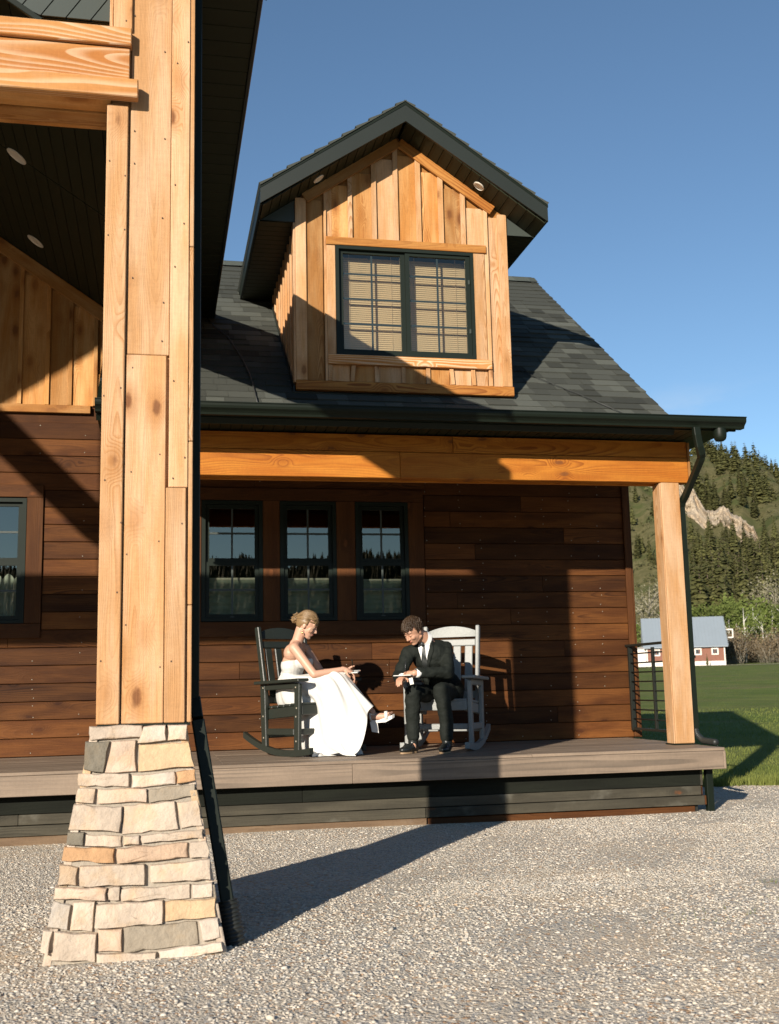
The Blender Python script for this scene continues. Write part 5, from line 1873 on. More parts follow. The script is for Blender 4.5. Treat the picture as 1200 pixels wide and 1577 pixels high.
def far_conifers():
    rnd = random.Random(99)
    n = 0

    def put(az, d, h, label, group):
        nonlocal n
        k = rnd.choice(KC)
        plant('conifer', k, at(az, d, -.2), h / 15 * rnd.uniform(.9, 1.1), label, 'conifer', group, rz=rnd.uniform(0, 6.28))
        n += 1
    # dense wood at the foot of the hill
    for i in range(150):
        d = rnd.uniform(206, 330)
        az = rnd.uniform(26.4, 31.8)
        if d > 285 and az < 28.2:
            continue
        where = 'front rank by the thicket' if d < 235 else ('middle of the wood' if d < 285 else 'its upper ranks')
        put(az, d, rnd.uniform(11, 19) if d < 285 else rnd.uniform(9, 14), 'dark conifer in the dense wood under the cliff, ' + where, 'conifers at the foot of the hill')
    for i in range(16):
        put(rnd.uniform(23.8, 26.4), rnd.uniform(300, 395), rnd.uniform(4, 8), 'small conifer alone on the open grassy slope left of the post', 'conifers on the open slope')
    for i in range(40):
        az = rnd.uniform(27.0, 31.8)
        put(az, rnd.uniform(320, 362), rnd.uniform(7, 11), 'conifer standing on the slope just below the pale cliff', 'conifers below the cliff')
    for i in range(34):
        az = rnd.uniform(25.0, 30.8)
        put(az, rnd.uniform(402, 440), rnd.uniform(7, 11), 'conifer just above the upper rim of the pale cliff', 'conifers above the cliff')
    for i in range(44):
        az = rnd.uniform(24.3, 31.9)
        put(az, rnd.uniform(610, 634), rnd.uniform(8, 12.5), 'conifer standing on the skyline of the hill', 'conifers on the skyline')


def hillside_wood():
    # the rest of the upper slope reads as one mass
    rnd = random.Random(55)
    geos = [conifer_geo(11, 2.7, s, 12) for s in (61, 62, 63)]
    arr = []
    for tr, (v, f) in geos:
        tri = []
        for q in f:
            tri += [(q[0], q[i], q[i + 1]) for i in range(1, len(q) - 1)]
        arr.append((np.array([tuple(p) for p in v]), np.array(tri)))
    VV, FF, o = [], [], 0
    for i in range(1150):
        az = rnd.uniform(17, 40)
        d = rnd.uniform(425, 612)
        if rnd.random() > .45 + .5 * math.sin(az * 2.1 + d * .03):
            continue
        v, f = arr[i % 3]
        k = rnd.uniform(.6, 1.15)
        a = rnd.uniform(0, 6.28)
        p = at(az, d, -.3)
        R = np.array([[math.cos(a), -math.sin(a), 0], [math.sin(a), math.cos(a), 0], [0, 0, 1]]) * k
        VV.append(v @ R.T + np.array(p))
        FF.append(f + o)
        o += len(v)
    npmesh('hillside_wood', np.concatenate(VV), np.concatenate(FF), M['conifer'], None, False, 'stuff')
    # low scrub over the open slope
    rng = np.random.default_rng(4)
    n = 2600
    az = rng.uniform(14, 42, n)
    d = rng.uniform(225, 600, n)
    x = CAM.x + d * np.sin(np.radians(az))
    y = CAM.y + d * np.cos(np.radians(az))
    z = hz(x, y)
    s = rng.uniform(.35, 1.2, n)
    k = 9
    c = rng.normal(0, .55, (n, k, 3)) * s[:, None, None]
    c[..., 2] = np.abs(c[..., 2])
    c += np.stack([x, y, z], -1)[:, None, :]
    t = rng.normal(0, .5, (n, k, 3, 3)) * s[:, None, None, None]
    V = (c[:, :, None, :] + t).reshape(-1, 3)
    F = np.arange(len(V)).reshape(-1, 3)
    npmesh('hillside_scrub', V, F, M['scrub'], None, False, 'stuff')


hillside_wood()
far_conifers()
rl = random.Random(77)
GP = 'bare pale cottonwoods beside the meadow'
for az, d, s, lb in ((24.75, 196, 1.12, 'pale bare cottonwood rising behind the barn'), (25.5, 204, .95, 'shorter pale bare cottonwood hidden partly by the corner post'),
                     (30.75, 200, 1.1, 'broad pale cottonwood at the right edge of the wood'), (31.6, 192, 1.0, 'pale cottonwood cut by the right edge of the picture')):
    plant('cottonwood', rl.choice(KP), at(az, d, -.2), s, lb, 'tree', GP, rz=rl.uniform(0, 6))
for az, d, s, lb in ((28.55, 178, .82, 'slender white-trunked aspen nearest the barn'), (29.3, 174, 1.0, 'tall white-trunked aspen with the crooked stem'),
                     (29.75, 182, 1.05, 'white-trunked aspen between two others'), (30.15, 172, .85, 'short white-trunked aspen at the meadow edge'),
                     (30.6, 178, .95, 'white-trunked aspen in front of the broad cottonwood'), (31.3, 176, 1.0, 'white-trunked aspen nearest the right edge of the picture')):
    plant('aspen', rl.choice(KA), at(az, d, -.1), s, lb, 'tree', 'aspens at the meadow edge', rz=rl.uniform(0, 6))
for az, d, s, lb in ((24.3, 188, .8, 'fresh green tree left of the barn roof'), (27.0, 190, 1.0, 'fresh green tree behind the middle of the barn roof'),
                     (27.9, 186, 1.15, 'round fresh green tree just right of the barn roof'), (28.5, 196, 1.2, 'tall fresh green tree right of the barn gable'),
                     (29.35, 194, 1.3, 'bright green tree behind the aspens'), (26.1, 192, .9, 'fresh green tree behind the left of the barn roof'), (30.2, 196, 1.1, 'green tree behind the right aspens')):
    plant('leafy_tree', rl.choice(KL), at(az, d, -.1), s, lb, 'tree', 'green trees behind the barn', rz=rl.uniform(0, 6))
for i in range(26):
    az = 27.7 + 4.2 * i / 25 + rl.uniform(-.1, .1)
    plant('brush', rl.choice(KB), at(az, rl.uniform(166, 182), -.05), rl.uniform(.7, 1.25), 'brown leafless thicket along the far side of the meadow', 'bush', 'thicket along the meadow', rz=rl.uniform(0, 6))
plant('young_spruce', KC[1], at(27.45, 150.0, -.05), .11, 'tiny young spruce in front of the barn wall', 'conifer', rz=1.0, group=None)


# woods on the other hills round the valley, seen in the window glass
def far_wood():
    rnd = np.random.default_rng(8)
    V, F = [], []
    n = 1500
    az = np.concatenate([rnd.uniform(42, 338, 1800), rnd.uniform(150, 200, 6000), rnd.uniform(140, 215, 1200)])
    d = np.concatenate([rnd.uniform(300, 640, 1800), rnd.uniform(190, 625, 6000), rnd.uniform(590, 625, 1200)])
    n = len(az)
    h = rnd.uniform(5, 11, n)
    x = CAM.x + d * np.sin(np.radians(az))
    y = CAM.y + d * np.cos(np.radians(az))
    az2 = (az + 180) % 360 - 180
    z = hz(x, y)
    P, FF = [], []
    o = 0
    for lay, (z0, z1, r_) in enumerate(((.05, .55, .17), (.30, .8, .12), (.55, 1.0, .08))):
        k = 6
        ang = np.linspace(0, 2 * np.pi, k, endpoint=False)
        ring = np.stack([x[:, None] + np.cos(ang) * (r_ * h)[:, None], y[:, None] + np.sin(ang) * (r_ * h)[:, None], np.repeat((z + z0 * h)[:, None], k, 1) + rnd.uniform(-.5, .5, (n, k))], -1)
        tip = np.stack([x, y, z + z1 * h], -1)[:, None, :]
        P.append(np.concatenate([ring, tip], 1).reshape(-1, 3))
        f = np.array([(i, (i + 1) % k, k) for i in range(k)])
        FF.append((f[None] + (np.arange(n) * (k + 1))[:, None, None]).reshape(-1, 3) + o)
        o += n * (k + 1)
    npmesh('far_wood', np.concatenate(P), np.concatenate(FF), M['conifer'], None, False, 'stuff')


far_wood()


# ================================================================== rocking chairs
def rocking_chair(loc, face, mat, label):
    """face: direction (x, y) the sitter looks; chair frame x = right, y = forward."""
    fx, fy = Vector(face).normalized()
    ang = math.atan2(fy, fx) - math.pi / 2
    t = thing('rocking_chair', loc, label, 'rocking chair', 'rocking chairs on the porch', ang)
    Mw = WORLD[t.name]

    def B(name, p, q, w, th_, up, parent=t):
        p, q = Vector(p), Vector(q)
        x = (q - p)
        L = x.length
        x.normalize()
        y = (Vector(up) - x * x.dot(Vector(up))).normalized()
        z = x.cross(y)
        return link(name, boxmesh(L, w, th_, .006, mat), parent, None, Mw @ frame3(x, y, z, (p + q) / 2))
    tz = lambda y: -.10 * 0
    for s in (-1, 1):
        x = s * .285
        # curved rocker
        V, F = [], []
        n = 16
        for i in range(n + 1):
            y = -.52 + .94 * i / n
            z = .125 * ((y - .08) / .60) ** 2 * (1.15 if y < .08 else .7)
            for dx, dz in ((-.019, 0), (.019, 0), (.019, .052), (-.019, .052)):
                V.append((x + dx, y, z + dz + .001))
        for i in range(n):
            for k in range(4):
                F.append((i * 4 + k, i * 4 + (k + 1) % 4, i * 4 + 4 + (k + 1) % 4, i * 4 + 4 + k))
        F += [(3, 2, 1, 0), tuple(n * 4 + k for k in range(4))]
        pmesh('rocker', V, F, mat, t, M4=Mw)
        B('leg', (x, .235, .048), (x, .250, .60), .068, .036, (0, 1, 0))
        B('leg', (x, -.215, .058), (x, -.235, .60), .068, .036, (0, 1, 0))
        B('back_post', (x - s * .037, -.225, .30), (x - s * .037, -.375, 1.10), .055, .036, (0, 1, 0))
        B('arm', (x + s * .005, -.30, .612), (x + s * .005, .33, .630), .118, .027, (1, 0, 0))
        B('arm_rail', (x + s * .0005, -.215, .572), (x + s * .0005, .232, .585), .05, .030, (0, 0, 1))
        B('side_rail', (x - s * .037, -.21, .345), (x - s * .037, .25, .380), .085, .036, (0, 0, 1))
        B('side_stretcher', (x, -.18, .20), (x, .20, .205), .055, .03, (0, 0, 1))
    for i in range(6):
        y = -.19 + i * .085
        B('seat_slat', (-.265, y, .405 + .010 * i * .55), (.265, y, .405 + .010 * i * .55), .078, .022, (0, 1, 0))
    B('apron', (-.266, .262, .385), (.266, .262, .385), .082, .026, (0, 0, 1))
    B('front_stretcher', (-.265, .243, .205), (.265, .243, .205), .05, .03, (0, 0, 1))
    B('back_stretcher', (-.265, -.212, .17), (.265, -.212, .17), .05, .03, (0, 0, 1))
    B('lower_back_rail', (-.228, -.262, .47), (.228, -.262, .47), .07, .028, (0, -.18, 1))
    B('upper_back_rail', (-.228, -.345, .945), (.228, -.345, .945), .062, .028, (0, -.18, 1))
    # crest rail with a bowed top
    V, F = [], []
    n = 12
    for i in range(n + 1):
        u_ = -1 + 2 * i / n
        x = .228 * u_
        zt = 1.055 + .045 * (1 - u_ * u_)
        for y, z in ((-.358, 1.000), (-.384, 1.000), (-.384 - .02, zt), (-.358 - .02, zt)):
            V.append((x, y, z))
    for i in range(n):
        for k in range(4):
            F.append((i * 4 + k, i * 4 + (k + 1) % 4, i * 4 + 4 + (k + 1) % 4, i * 4 + 4 + k))
    F += [(3, 2, 1, 0), tuple(n * 4 + k for k in range(4))]
    pmesh('crest_rail', V, F, mat, t, M4=Mw)
    for k in range(4):
        x = -.163 + k * .1087
        B('back_slat', (x, -.262, .505), (x, -.343, .915), .072, .020, (1, 0, 0))
    G = []
    for s in (-1, 1):
        for y, z in ((.24, .57), (.24, .33), (.24, .13), (-.22, .57), (-.22, .33), (-.215, .15), (.25, .40)):
            x = s * (.285 + .0185)
            G.append(box_geo(min(x, x + s * .003), max(x, x + s * .003), y - .006, y + .006, z - .006, z + .006))
    pmesh('bolt_heads', *join_geo(G), M['nail'], t, kind='stuff', M4=Mw)
    return t


def local_dir(theta_deg, x, y):
    """direction given in a view-aligned frame (x right, y away) -> world xy"""
    a = -D2R(theta_deg)
    return (x * math.cos(a) - y * math.sin(a), x * math.sin(a) + y * math.cos(a))


TB, TG = 7.46, 14.5
OB, OG = Vector((1.237, .98, 0.0)), Vector((2.434, .95, 0.0))
dx, dy = local_dir(TB, .02, .0)
rocking_chair((OB.x + dx, OB.y + dy, 0.0), local_dir(TB, .616, -.788), M['plastic_dark'], 'dark charcoal rocking chair with the bride sitting in it')
dx, dy = local_dir(TG, .04, .12)
rocking_chair((OG.x + dx, OG.y + dy, 0.0), local_dir(TG, -.23, -.97), M['plastic_grey'], 'light grey rocking chair with the man in the suit sitting in it')
# ================================================================== people
def cone_geo(p0, r0_, p1, r1_, seg=14, nr=4):
    p0, p1 = Vector(p0), Vector(p1)
    d = p1 - p0
    L = d.length
    d = d / L if L > 1e-6 else Vector((0, 0, 1))
    a = d.orthogonal().normalized()
    b = d.cross(a)
    rings = []
    for i in range(nr + 1):
        th_ = math.pi / 2 * (1 - i / nr)
        rings.append((p0 - d * r0_ * math.sin(th_), max(r0_ * math.cos(th_), 1e-4)))
    for i in range(nr + 1):
        th_ = math.pi / 2 * i / nr
        rings.append((p1 + d * r1_ * math.sin(th_), max(r1_ * math.cos(th_), 1e-4)))
    V, F = [], []
    for c, r in rings:
        for k in range(seg):
            t = 2 * math.pi * k / seg
            V.append(c + (a * math.cos(t) + b * math.sin(t)) * r)
    n = len(rings)
    for i in range(n - 1):
        for k in range(seg):
            F.append((i * seg + k, i * seg + (k + 1) % seg, (i + 1) * seg + (k + 1) % seg, (i + 1) * seg + k))
    F += [tuple(range(seg - 1, -1, -1)), tuple(range((n - 1) * seg, n * seg))]
    return V, F


def ell_geo(c, rad, rot=None, seg=18, nr=12):
    c = Vector(c)
    rot = rot or Matrix.Identity(3)
    V, F = [], []
    for i in range(nr + 1):
        th_ = math.pi * i / nr
        for k in range(seg):
            t = 2 * math.pi * k / seg
            s = max(math.sin(th_), .002)
            V.append(c + rot @ Vector((rad[0] * s * math.cos(t), rad[1] * s * math.sin(t), rad[2] * math.cos(th_))))
    for i in range(nr):
        for k in range(seg):
            F.append((i * seg + k, (i + 1) * seg + k, (i + 1) * seg + (k + 1) % seg, i * seg + (k + 1) % seg))
    F += [tuple(range(seg)), tuple(range((nr + 1) * seg - 1, nr * seg - 1, -1))]
    return V, F


def blob_mesh(name, items, voxel, iters=3, fn=None):
    """Merge overlapping solids into one continuous skin."""
    V, F = join_geo(items)
    me = pymesh('tmp', V, F)
    bm = bmesh.new()
    bm.from_mesh(me)
    bmesh.ops.recalc_face_normals(bm, faces=bm.faces)
    bm.to_mesh(me)
    bm.free()
    o = bpy.data.objects.new('tmp', me)
    COL.objects.link(o)
    md_ = o.modifiers.new('r', 'REMESH')
    md_.mode = 'VOXEL'
    md_.voxel_size = voxel
    if iters:
        sm = o.modifiers.new('s', 'SMOOTH')
        sm.factor = .5
        sm.iterations = iters
    dg = bpy.context.evaluated_depsgraph_get()
    dg.update()
    out = bpy.data.meshes.new_from_object(o.evaluated_get(dg))
    bpy.data.objects.remove(o)
    bpy.data.meshes.remove(me)
    out.name = name
    if fn:
        n = len(out.vertices)
        co = np.empty(n * 3)
        out.vertices.foreach_get('co', co)
        no = np.empty(n * 3)
        out.vertices.foreach_get('normal', no)
        co = fn(co.reshape(-1, 3), no.reshape(-1, 3))
        out.vertices.foreach_set('co', co.ravel())
        out.update()
    out.polygons.foreach_set('use_smooth', [True] * len(out.polygons))
    return out


def cut_mesh(me, co, no):
    """Remove what lies on the side no points to."""
    bm = bmesh.new()
    bm.from_mesh(me)
    bmesh.ops.bisect_plane(bm, geom=list(bm.verts) + list(bm.edges) + list(bm.faces), plane_co=co, plane_no=no, clear_outer=True)
    bm.to_mesh(me)
    bm.free()
    me.update()


def head_frame(c, fwd, up=(0, 0, 1), roll=0.0):
    f = Vector(fwd).normalized()
    u_ = Vector(up)
    u_ = (u_ - f * f.dot(u_)).normalized()
    l = u_.cross(f)
    m = Matrix(((f.x, l.x, u_.x, c[0]), (f.y, l.y, u_.y, c[1]), (f.z, l.z, u_.z, c[2]), (0, 0, 0, 1)))
    return m @ Matrix.Rotation(roll, 4, 'X')


def head_items(H, k=1.0, male=False):
    R3 = H.to_3x3()
    T = lambda p: H @ (Vector(p) * k)
    E = lambda c, r: ell_geo(T(c), tuple(q * k for q in r), R3)
    Cn = lambda a, ra, b, rb: cone_geo(T(a), ra * k, T(b), rb * k, 10, 3)
    j = 1.1 if male else .96
    it = [E((-.014, 0, .030), (.098, .076, .098)), E((.020, 0, -.030), (.072, .058 * j, .072)),
          E((.040, 0, -.055), (.046, .046 * j, .050)), E((.066, 0, -.094), (.021, .024 * j, .018)),
          Cn((-.004, .050 * j, -.060), .018, (.058, .016, -.092), .018), Cn((-.004, -.050 * j, -.060), .018, (.058, -.016, -.092), .018),
          E((.070, 0, .038), (.022, .052, .018)),
          Cn((.088, 0, .016), .0075, (.109, 0, -.022), .0105), E((.098, .010, -.026), (.010, .008, .008)), E((.098, -.010, -.026), (.010, .008, .008)),
          E((.058, .038, -.022), (.028, .022, .026)), E((.058, -.038, -.022), (.028, .022, .026)),
          E((.084, 0, -.050), (.010, .022, .0065)), E((.082, 0, -.062), (.011, .019, .0075)),
          E((.074, .031, .010), (.014, .016, .009)), E((.074, -.031, .010), (.014, .016, .009)),
          E((-.006, .075, -.008), (.018, .009, .032)), E((-.006, -.075, -.008), (.018, .009, .032))]
    return it


def face_parts(parent, Mw, H, k, hairmat):
    """brows, lashes and lips, flat on the face"""
    def ribbon(name, pts, w, mat):
        P = [Mw @ (H @ (Vector(p) * k)) for p in pts]
        v, f = tube_geo(P, [w * .5 * k] + [w * k] * (len(P) - 2) + [w * .4 * k], 6)
        return pmesh(name, v, f, mat, parent, True)
    for s in (-1, 1):
        ribbon('eyebrow', [(.090, s * .014, .040), (.089, s * .028, .047), (.078, s * .043, .045)], .0030, hairmat)
        ribbon('eyelash', [(.087, s * .021, .006), (.0875, s * .031, .0035), (.081, s * .041, .006)], .0013, M['lash'])
    ribbon('lips', [(.080, .021, -.056), (.0925, .008, -.0525), (.0935, 0, -.054), (.0925, -.008, -.0525), (.080, -.021, -.056)], .0042, M['lip'])


def hand_items(w, d, n, curl=.5, s=1.0, grip=0.0, side=1):
    """wrist w, direction d (to the knuckles), n = back of the hand; four unequal bent fingers and a thumb."""
    w, d, n = Vector(w), Vector(d).normalized(), Vector(n).normalized()
    n = (n - d * d.dot(n)).normalized()
    a = d.cross(n) * side          # towards the thumb
    R3 = Matrix((d, a, n)).transposed()
    it = [ell_geo(w + d * .045 * s, (.046 * s, .038 * s, .016 * s), R3, 14, 8), cone_geo(w - d * .01, .024 * s, w + d * .03 * s, .023 * s, 10, 3)]
    for i, (off, L) in enumerate(((.027, .078), (.009, .088), (-.010, .082), (-.027, .064))):
        p = w + d * (.082 * s - abs(off) * .15) + a * off * s
        ang = curl * (.55 + .12 * i) + grip
        cur = p
        dirv = d.copy()
        rads = (.0085, .0078, .0070, .0062)
        for j, f in enumerate((.46, .30, .24)):
            c_, s_ = math.cos(ang), math.sin(ang)
            dirv = (dirv * c_ - n * s_)
            # rotate n along with the finger
            nn = (n * c_ + d * s_)
            q = cur + dirv * L * f * s
            it.append(cone_geo(cur, rads[j] * s, q, rads[j + 1] * s, 8, 2))
            cur = q
            dirv.normalize()
            # next joint bends on from here
            axis = a
            dirv = Matrix.Rotation(ang * .55 * (-1 if side > 0 else 1), 3, axis) @ dirv if False else (dirv - n * .25 * ang).normalized()
    p = w + d * .022 * s + a * .026 * s - n * .006 * s
    q = p + (d * .55 + a * .75 - n * .35).normalized() * .038 * s
    r = q + (d * .85 + a * .10 - n * .45).normalized() * .032 * s
    it += [cone_geo(p, .0125 * s, q, .010 * s, 8, 2), cone_geo(q, .010 * s, r, .0078 * s, 8, 2)]
    return it


def rz3(deg):
    return Matrix.Rotation(D2R(deg), 3, 'Z')


# ------------------------------------------------------------------ bride
bride = thing('person', OB, 'bride in strapless white satin gown, blond hair in low bun, writing on her knee', 'person', 'couple on the porch', -D2R(TB))
MB = WORLD[bride.name]
HB = head_frame((.028, -.055, 1.098), (.88, -.20, -.50), roll=0.0)
kB = .93
rb = rz3(-20)
Nk = Vector((-.050, -.03, .955))
SR, ER, WR = Vector((-.082, -.185, .900)), Vector((.085, -.285, .672)), Vector((.335, -.245, .712))
SLf, EL, WL = Vector((.010, .125, .905)), Vector((.150, .10, .690)), Vector((.345, -.08, .705))
items = head_items(HB, kB)
items += [cone_geo(HB @ Vector((-.030, 0, -.045)), .050, Nk + Vector((-.012, 0, -.01)), .050),
          cone_geo(Nk + Vector((-.018, 0, -.02)), .058, (-.082, -.02, .865), .085),
          cone_geo((-.066, -.10, .925), .042, SR, .047), cone_geo((-.03, .06, .928), .042, SLf, .047),
          cone_geo(Nk + Vector((-.02, 0, -.015)), .045, (-.066, -.10, .922), .042), cone_geo(Nk + Vector((-.01, 0, -.015)), .045, (-.03, .06, .925), .042),
          ell_geo((-.085, -.02, .86), (.082, .145, .09), rb), ell_geo((-.098, -.01, .76), (.092, .125, .12), rb),
          ell_geo((-.105, 0, .65), (.085, .112, .11), rb), ell_geo((-.115, 0, .53), (.10, .145, .10), rb),
          ell_geo((-.012, -.095, .785), (.055, .06, .055), rb), ell_geo((.018, .03, .785), (.055, .06, .055), rb),
          cone_geo(SR, .045, ER, .034), cone_geo(ER, .034, WR, .023), cone_geo(SLf, .045, EL, .034), cone_geo(EL, .034, WL, .023),
          cone_geo((-.09, -.10, .52), .085, (.29, -.18, .625), .062), cone_geo((-.07, .10, .52), .085, (.27, -.01, .56), .060),
          cone_geo((.29, -.18, .625), .055, (.44, -.195, .475), .050), cone_geo((.44, -.195, .475), .050, (.566, -.205, .350), .032),
          cone_geo((.27, -.01, .56), .055, (.33, -.03, .09), .033), cone_geo((.33, -.03, .09), .034, (.43, -.06, .04), .028),
          cone_geo((.566, -.205, .350), .033, (.562, -.206, .312), .033), cone_geo((.560, -.206, .312), .031, (.66, -.222, .312), .029),
          cone_geo((.66, -.222, .310), .029, (.70, -.229, .324), .025)]
for i in range(5):
    y = -.252 + i * .0125
    items.append(cone_geo((.695, y, .326), .011, (.738 - .006 * (4 - i) ** 1.2 + (0 if i else 0), y - .006, .340), .0085 if i < 4 else .011, 8, 2))
items += hand_items(WR, (.93, .08, -.30), (.25, -.35, .90), .75, .95, .25, side=1)
items += hand_items(WL, (.80, -.45, -.25), (.1, .5, -.85), .35, .95, 0, side=1)
me = blob_mesh('body', items, .0052, 3)
link('body', me, bride, M['skin'], MB)
face_parts(bride, MB, HB, kB, M['hair_blond'])


def hair_cap(name, parent, Mw, H, k, mat, keep, thick=.010, seed=1, amp=.004, fr=30):
    V, F = [], []
    nr, sg = 26, 40
    idx = {}
    for i in range(nr + 1):
        th_ = math.pi * i / nr
        for j in range(sg):
            t = 2 * math.pi * j / sg
            s = max(math.sin(th_), .001)
            p = Vector((-.014 + (.098 + thick) * s * math.cos(t), (.076 + thick) * s * math.sin(t), .030 + (.098 + thick) * math.cos(th_)))
            p += p.normalized() * amp * noise.noise(p * fr + Vector((seed, 0, 0)))
            idx[(i, j)] = len(V)
            V.append(p)
    for i in range(nr):
        for j in range(sg):
            q = (idx[(i, j)], idx[(i + 1, j)], idx[(i + 1, (j + 1) % sg)], idx[(i, (j + 1) % sg)])
            if all(keep(V[a]) for a in q):
                F.append(q)
    V = [Mw @ (H @ (p * k)) for p in V]
    o = pmesh(name, V, F, mat, parent, True)
    sd_ = o.modifiers.new('solid', 'SOLIDIFY')
    sd_.thickness = .006
    sd_.offset = -1
    return o


def keepB(p):
    if p.x > .0 and p.z < .055 + (p.x - .05) * -.35 and p.x > .028 - abs(p.y) * .05 + (p.z < .0) * -.05:
        return False
    if p.z < -.055:
        return False
    if p.z < -.02 and p.x > -.03:
        return False
    return True


hb = hair_cap('hair', bride, MB, HB, kB, M['hair_blond'], keepB, .008, 3, .003, 40)
rh = random.Random(6)
G = []
bun = Vector((-.118, -.004, .012))
for i in range(230):
    # strands drawn back from the hairline to the bun
    a = rh.uniform(-1.5, 1.5)
    st_z = rh.uniform(-.02, 1)
    th_ = rh.uniform(.25, 1.45)
    p0 = Vector((-.014 + .108 * math.sin(th_) * math.cos(a * .95), .087 * math.sin(th_) * math.sin(a), .030 + .110 * math.cos(th_)))
    if not keepB(p0 * .97):
        continue
    pts = []
    for j in range(7):
        t = j / 6
        q = p0.lerp(bun, t)
        d = (q - Vector((-.014, 0, .030)))
        e = Vector((d.x / .108, d.y / .087, d.z / .110))
        L = e.length
        if L < 1.0:
            q = Vector((-.014, 0, .030)) + d / max(L, .15) * (1.0 + .02 * rh.random() + (.0 if t < .95 else .06))
        pts.append(MB @ (HB @ (q * kB)))
    G.append(tube_geo(pts, [.0016, .0032, .0036, .0036, .0034, .003, .002], 4))
for i in range(46):
    # loops of the bun
    c = bun + Vector((rh.gauss(-.012, .009), rh.gauss(0, .013), rh.gauss(.0, .013)))
    r_ = rh.uniform(.014, .032)
    ax = Vector((rh.gauss(0, 1), rh.gauss(0, 1), rh.gauss(0, 1))).normalized()
    u_ = ax.orthogonal().normalized()
    w_ = ax.cross(u_)
    a0 = rh.uniform(0, 6.28)
    pts = [MB @ (HB @ ((c + (u_ * math.cos(a0 + t * .75) + w_ * math.sin(a0 + t * .75)) * r_) * kB)) for t in range(7)]
    G.append(tube_geo(pts, [.002, .005, .006, .006, .006, .005, .002], 5))
for i in range(9):
    p0 = bun + Vector((rh.uniform(-.03, 0), rh.uniform(-.02, .02), rh.uniform(-.02, .01)))
    p1 = p0 + Vector((rh.uniform(-.045, -.01), rh.uniform(-.02, .02), rh.uniform(-.035, .01)))
    G.append(tube_geo([MB @ (HB @ (p0 * kB)), MB @ (HB @ (p0.lerp(p1, .5) * kB)) + Vector((0, 0, .006)), MB @ (HB @ (p1 * kB))], [.003, .0025, .0008], 4))
for s in (-1, 1):
    for k in range(3):
        pts = [(.062 + .008 * k, s * (.045 + .006 * k), .078), (.080, s * (.062), .03), (.074 - .01 * k, s * .068, -.02), (.062, s * .064, -.05)]
        G.append(tube_geo([MB @ (HB @ (Vector(p) * kB)) for p in pts], [.002, .0016, .0012, .0006], 4))
v, f = join_geo(G)
pmesh('hair_strands', v, f, M['hair_blond'], hb, True)
# drop earring
ear = Vector((-.004, -.084, -.044))
v, f = join_geo([tube_geo([MB @ (HB @ (ear * kB)), MB @ (HB @ (ear * kB)) + Vector((0, 0, -.025))], .0015, 5), ell_geo(MB @ (HB @ (ear * kB)) + Vector((0, 0, -.033)), (.006, .006, .011), None, 10, 8)])
pmesh('earring', v, f, M['gold'], bride, True)


def gather(co, no):
    out = co.copy()
    for i in range(len(co)):
        p = Vector(co[i])
        f_ = .0035 * math.sin(p.z * 210 + 3 * noise.noise(p * 9)) * max(0, min(1, (.72 - p.z) / .1)) + .003 * noise.noise(p * 22)
        out[i] += no[i] * f_
    return out


bod = blob_mesh('bodice', [ell_geo((-.088, -.02, .855), (.088, .150, .075), rb), ell_geo((-.100, -.01, .76), (.099, .131, .12), rb), ell_geo((-.106, 0, .655), (.093, .119, .10), rb),
                           ell_geo((-.012, -.095, .785), (.062, .066, .060), rb), ell_geo((.018, .03, .785), (.062, .066, .060), rb),
                           cone_geo((-.11, 0, .68), .095, (-.12, 0, .60), .12)], .006, 4, gather)
cut_mesh(bod, Vector((-.1, 0, .798)), Vector((-.10, 0, 1)))
link('bodice', bod, bride, M['satin'], MB)


# skirt: rings from the waist over lap and knee to the hem
def spline(P, t):
    n = len(P) - 1
    x = min(max(t * n, 0), n - 1e-6)
    k = int(x)
    f_ = x - k
    p0, p1, p2, p3 = P[max(k - 1, 0)], P[k], P[k + 1], P[min(k + 2, n)]
    return 0.5 * ((2 * p1) + (p2 - p0) * f_ + (2 * p0 - 5 * p1 + 4 * p2 - p3) * f_ ** 2 + (3 * p1 - p0 - 3 * p2 + p3) * f_ ** 3)


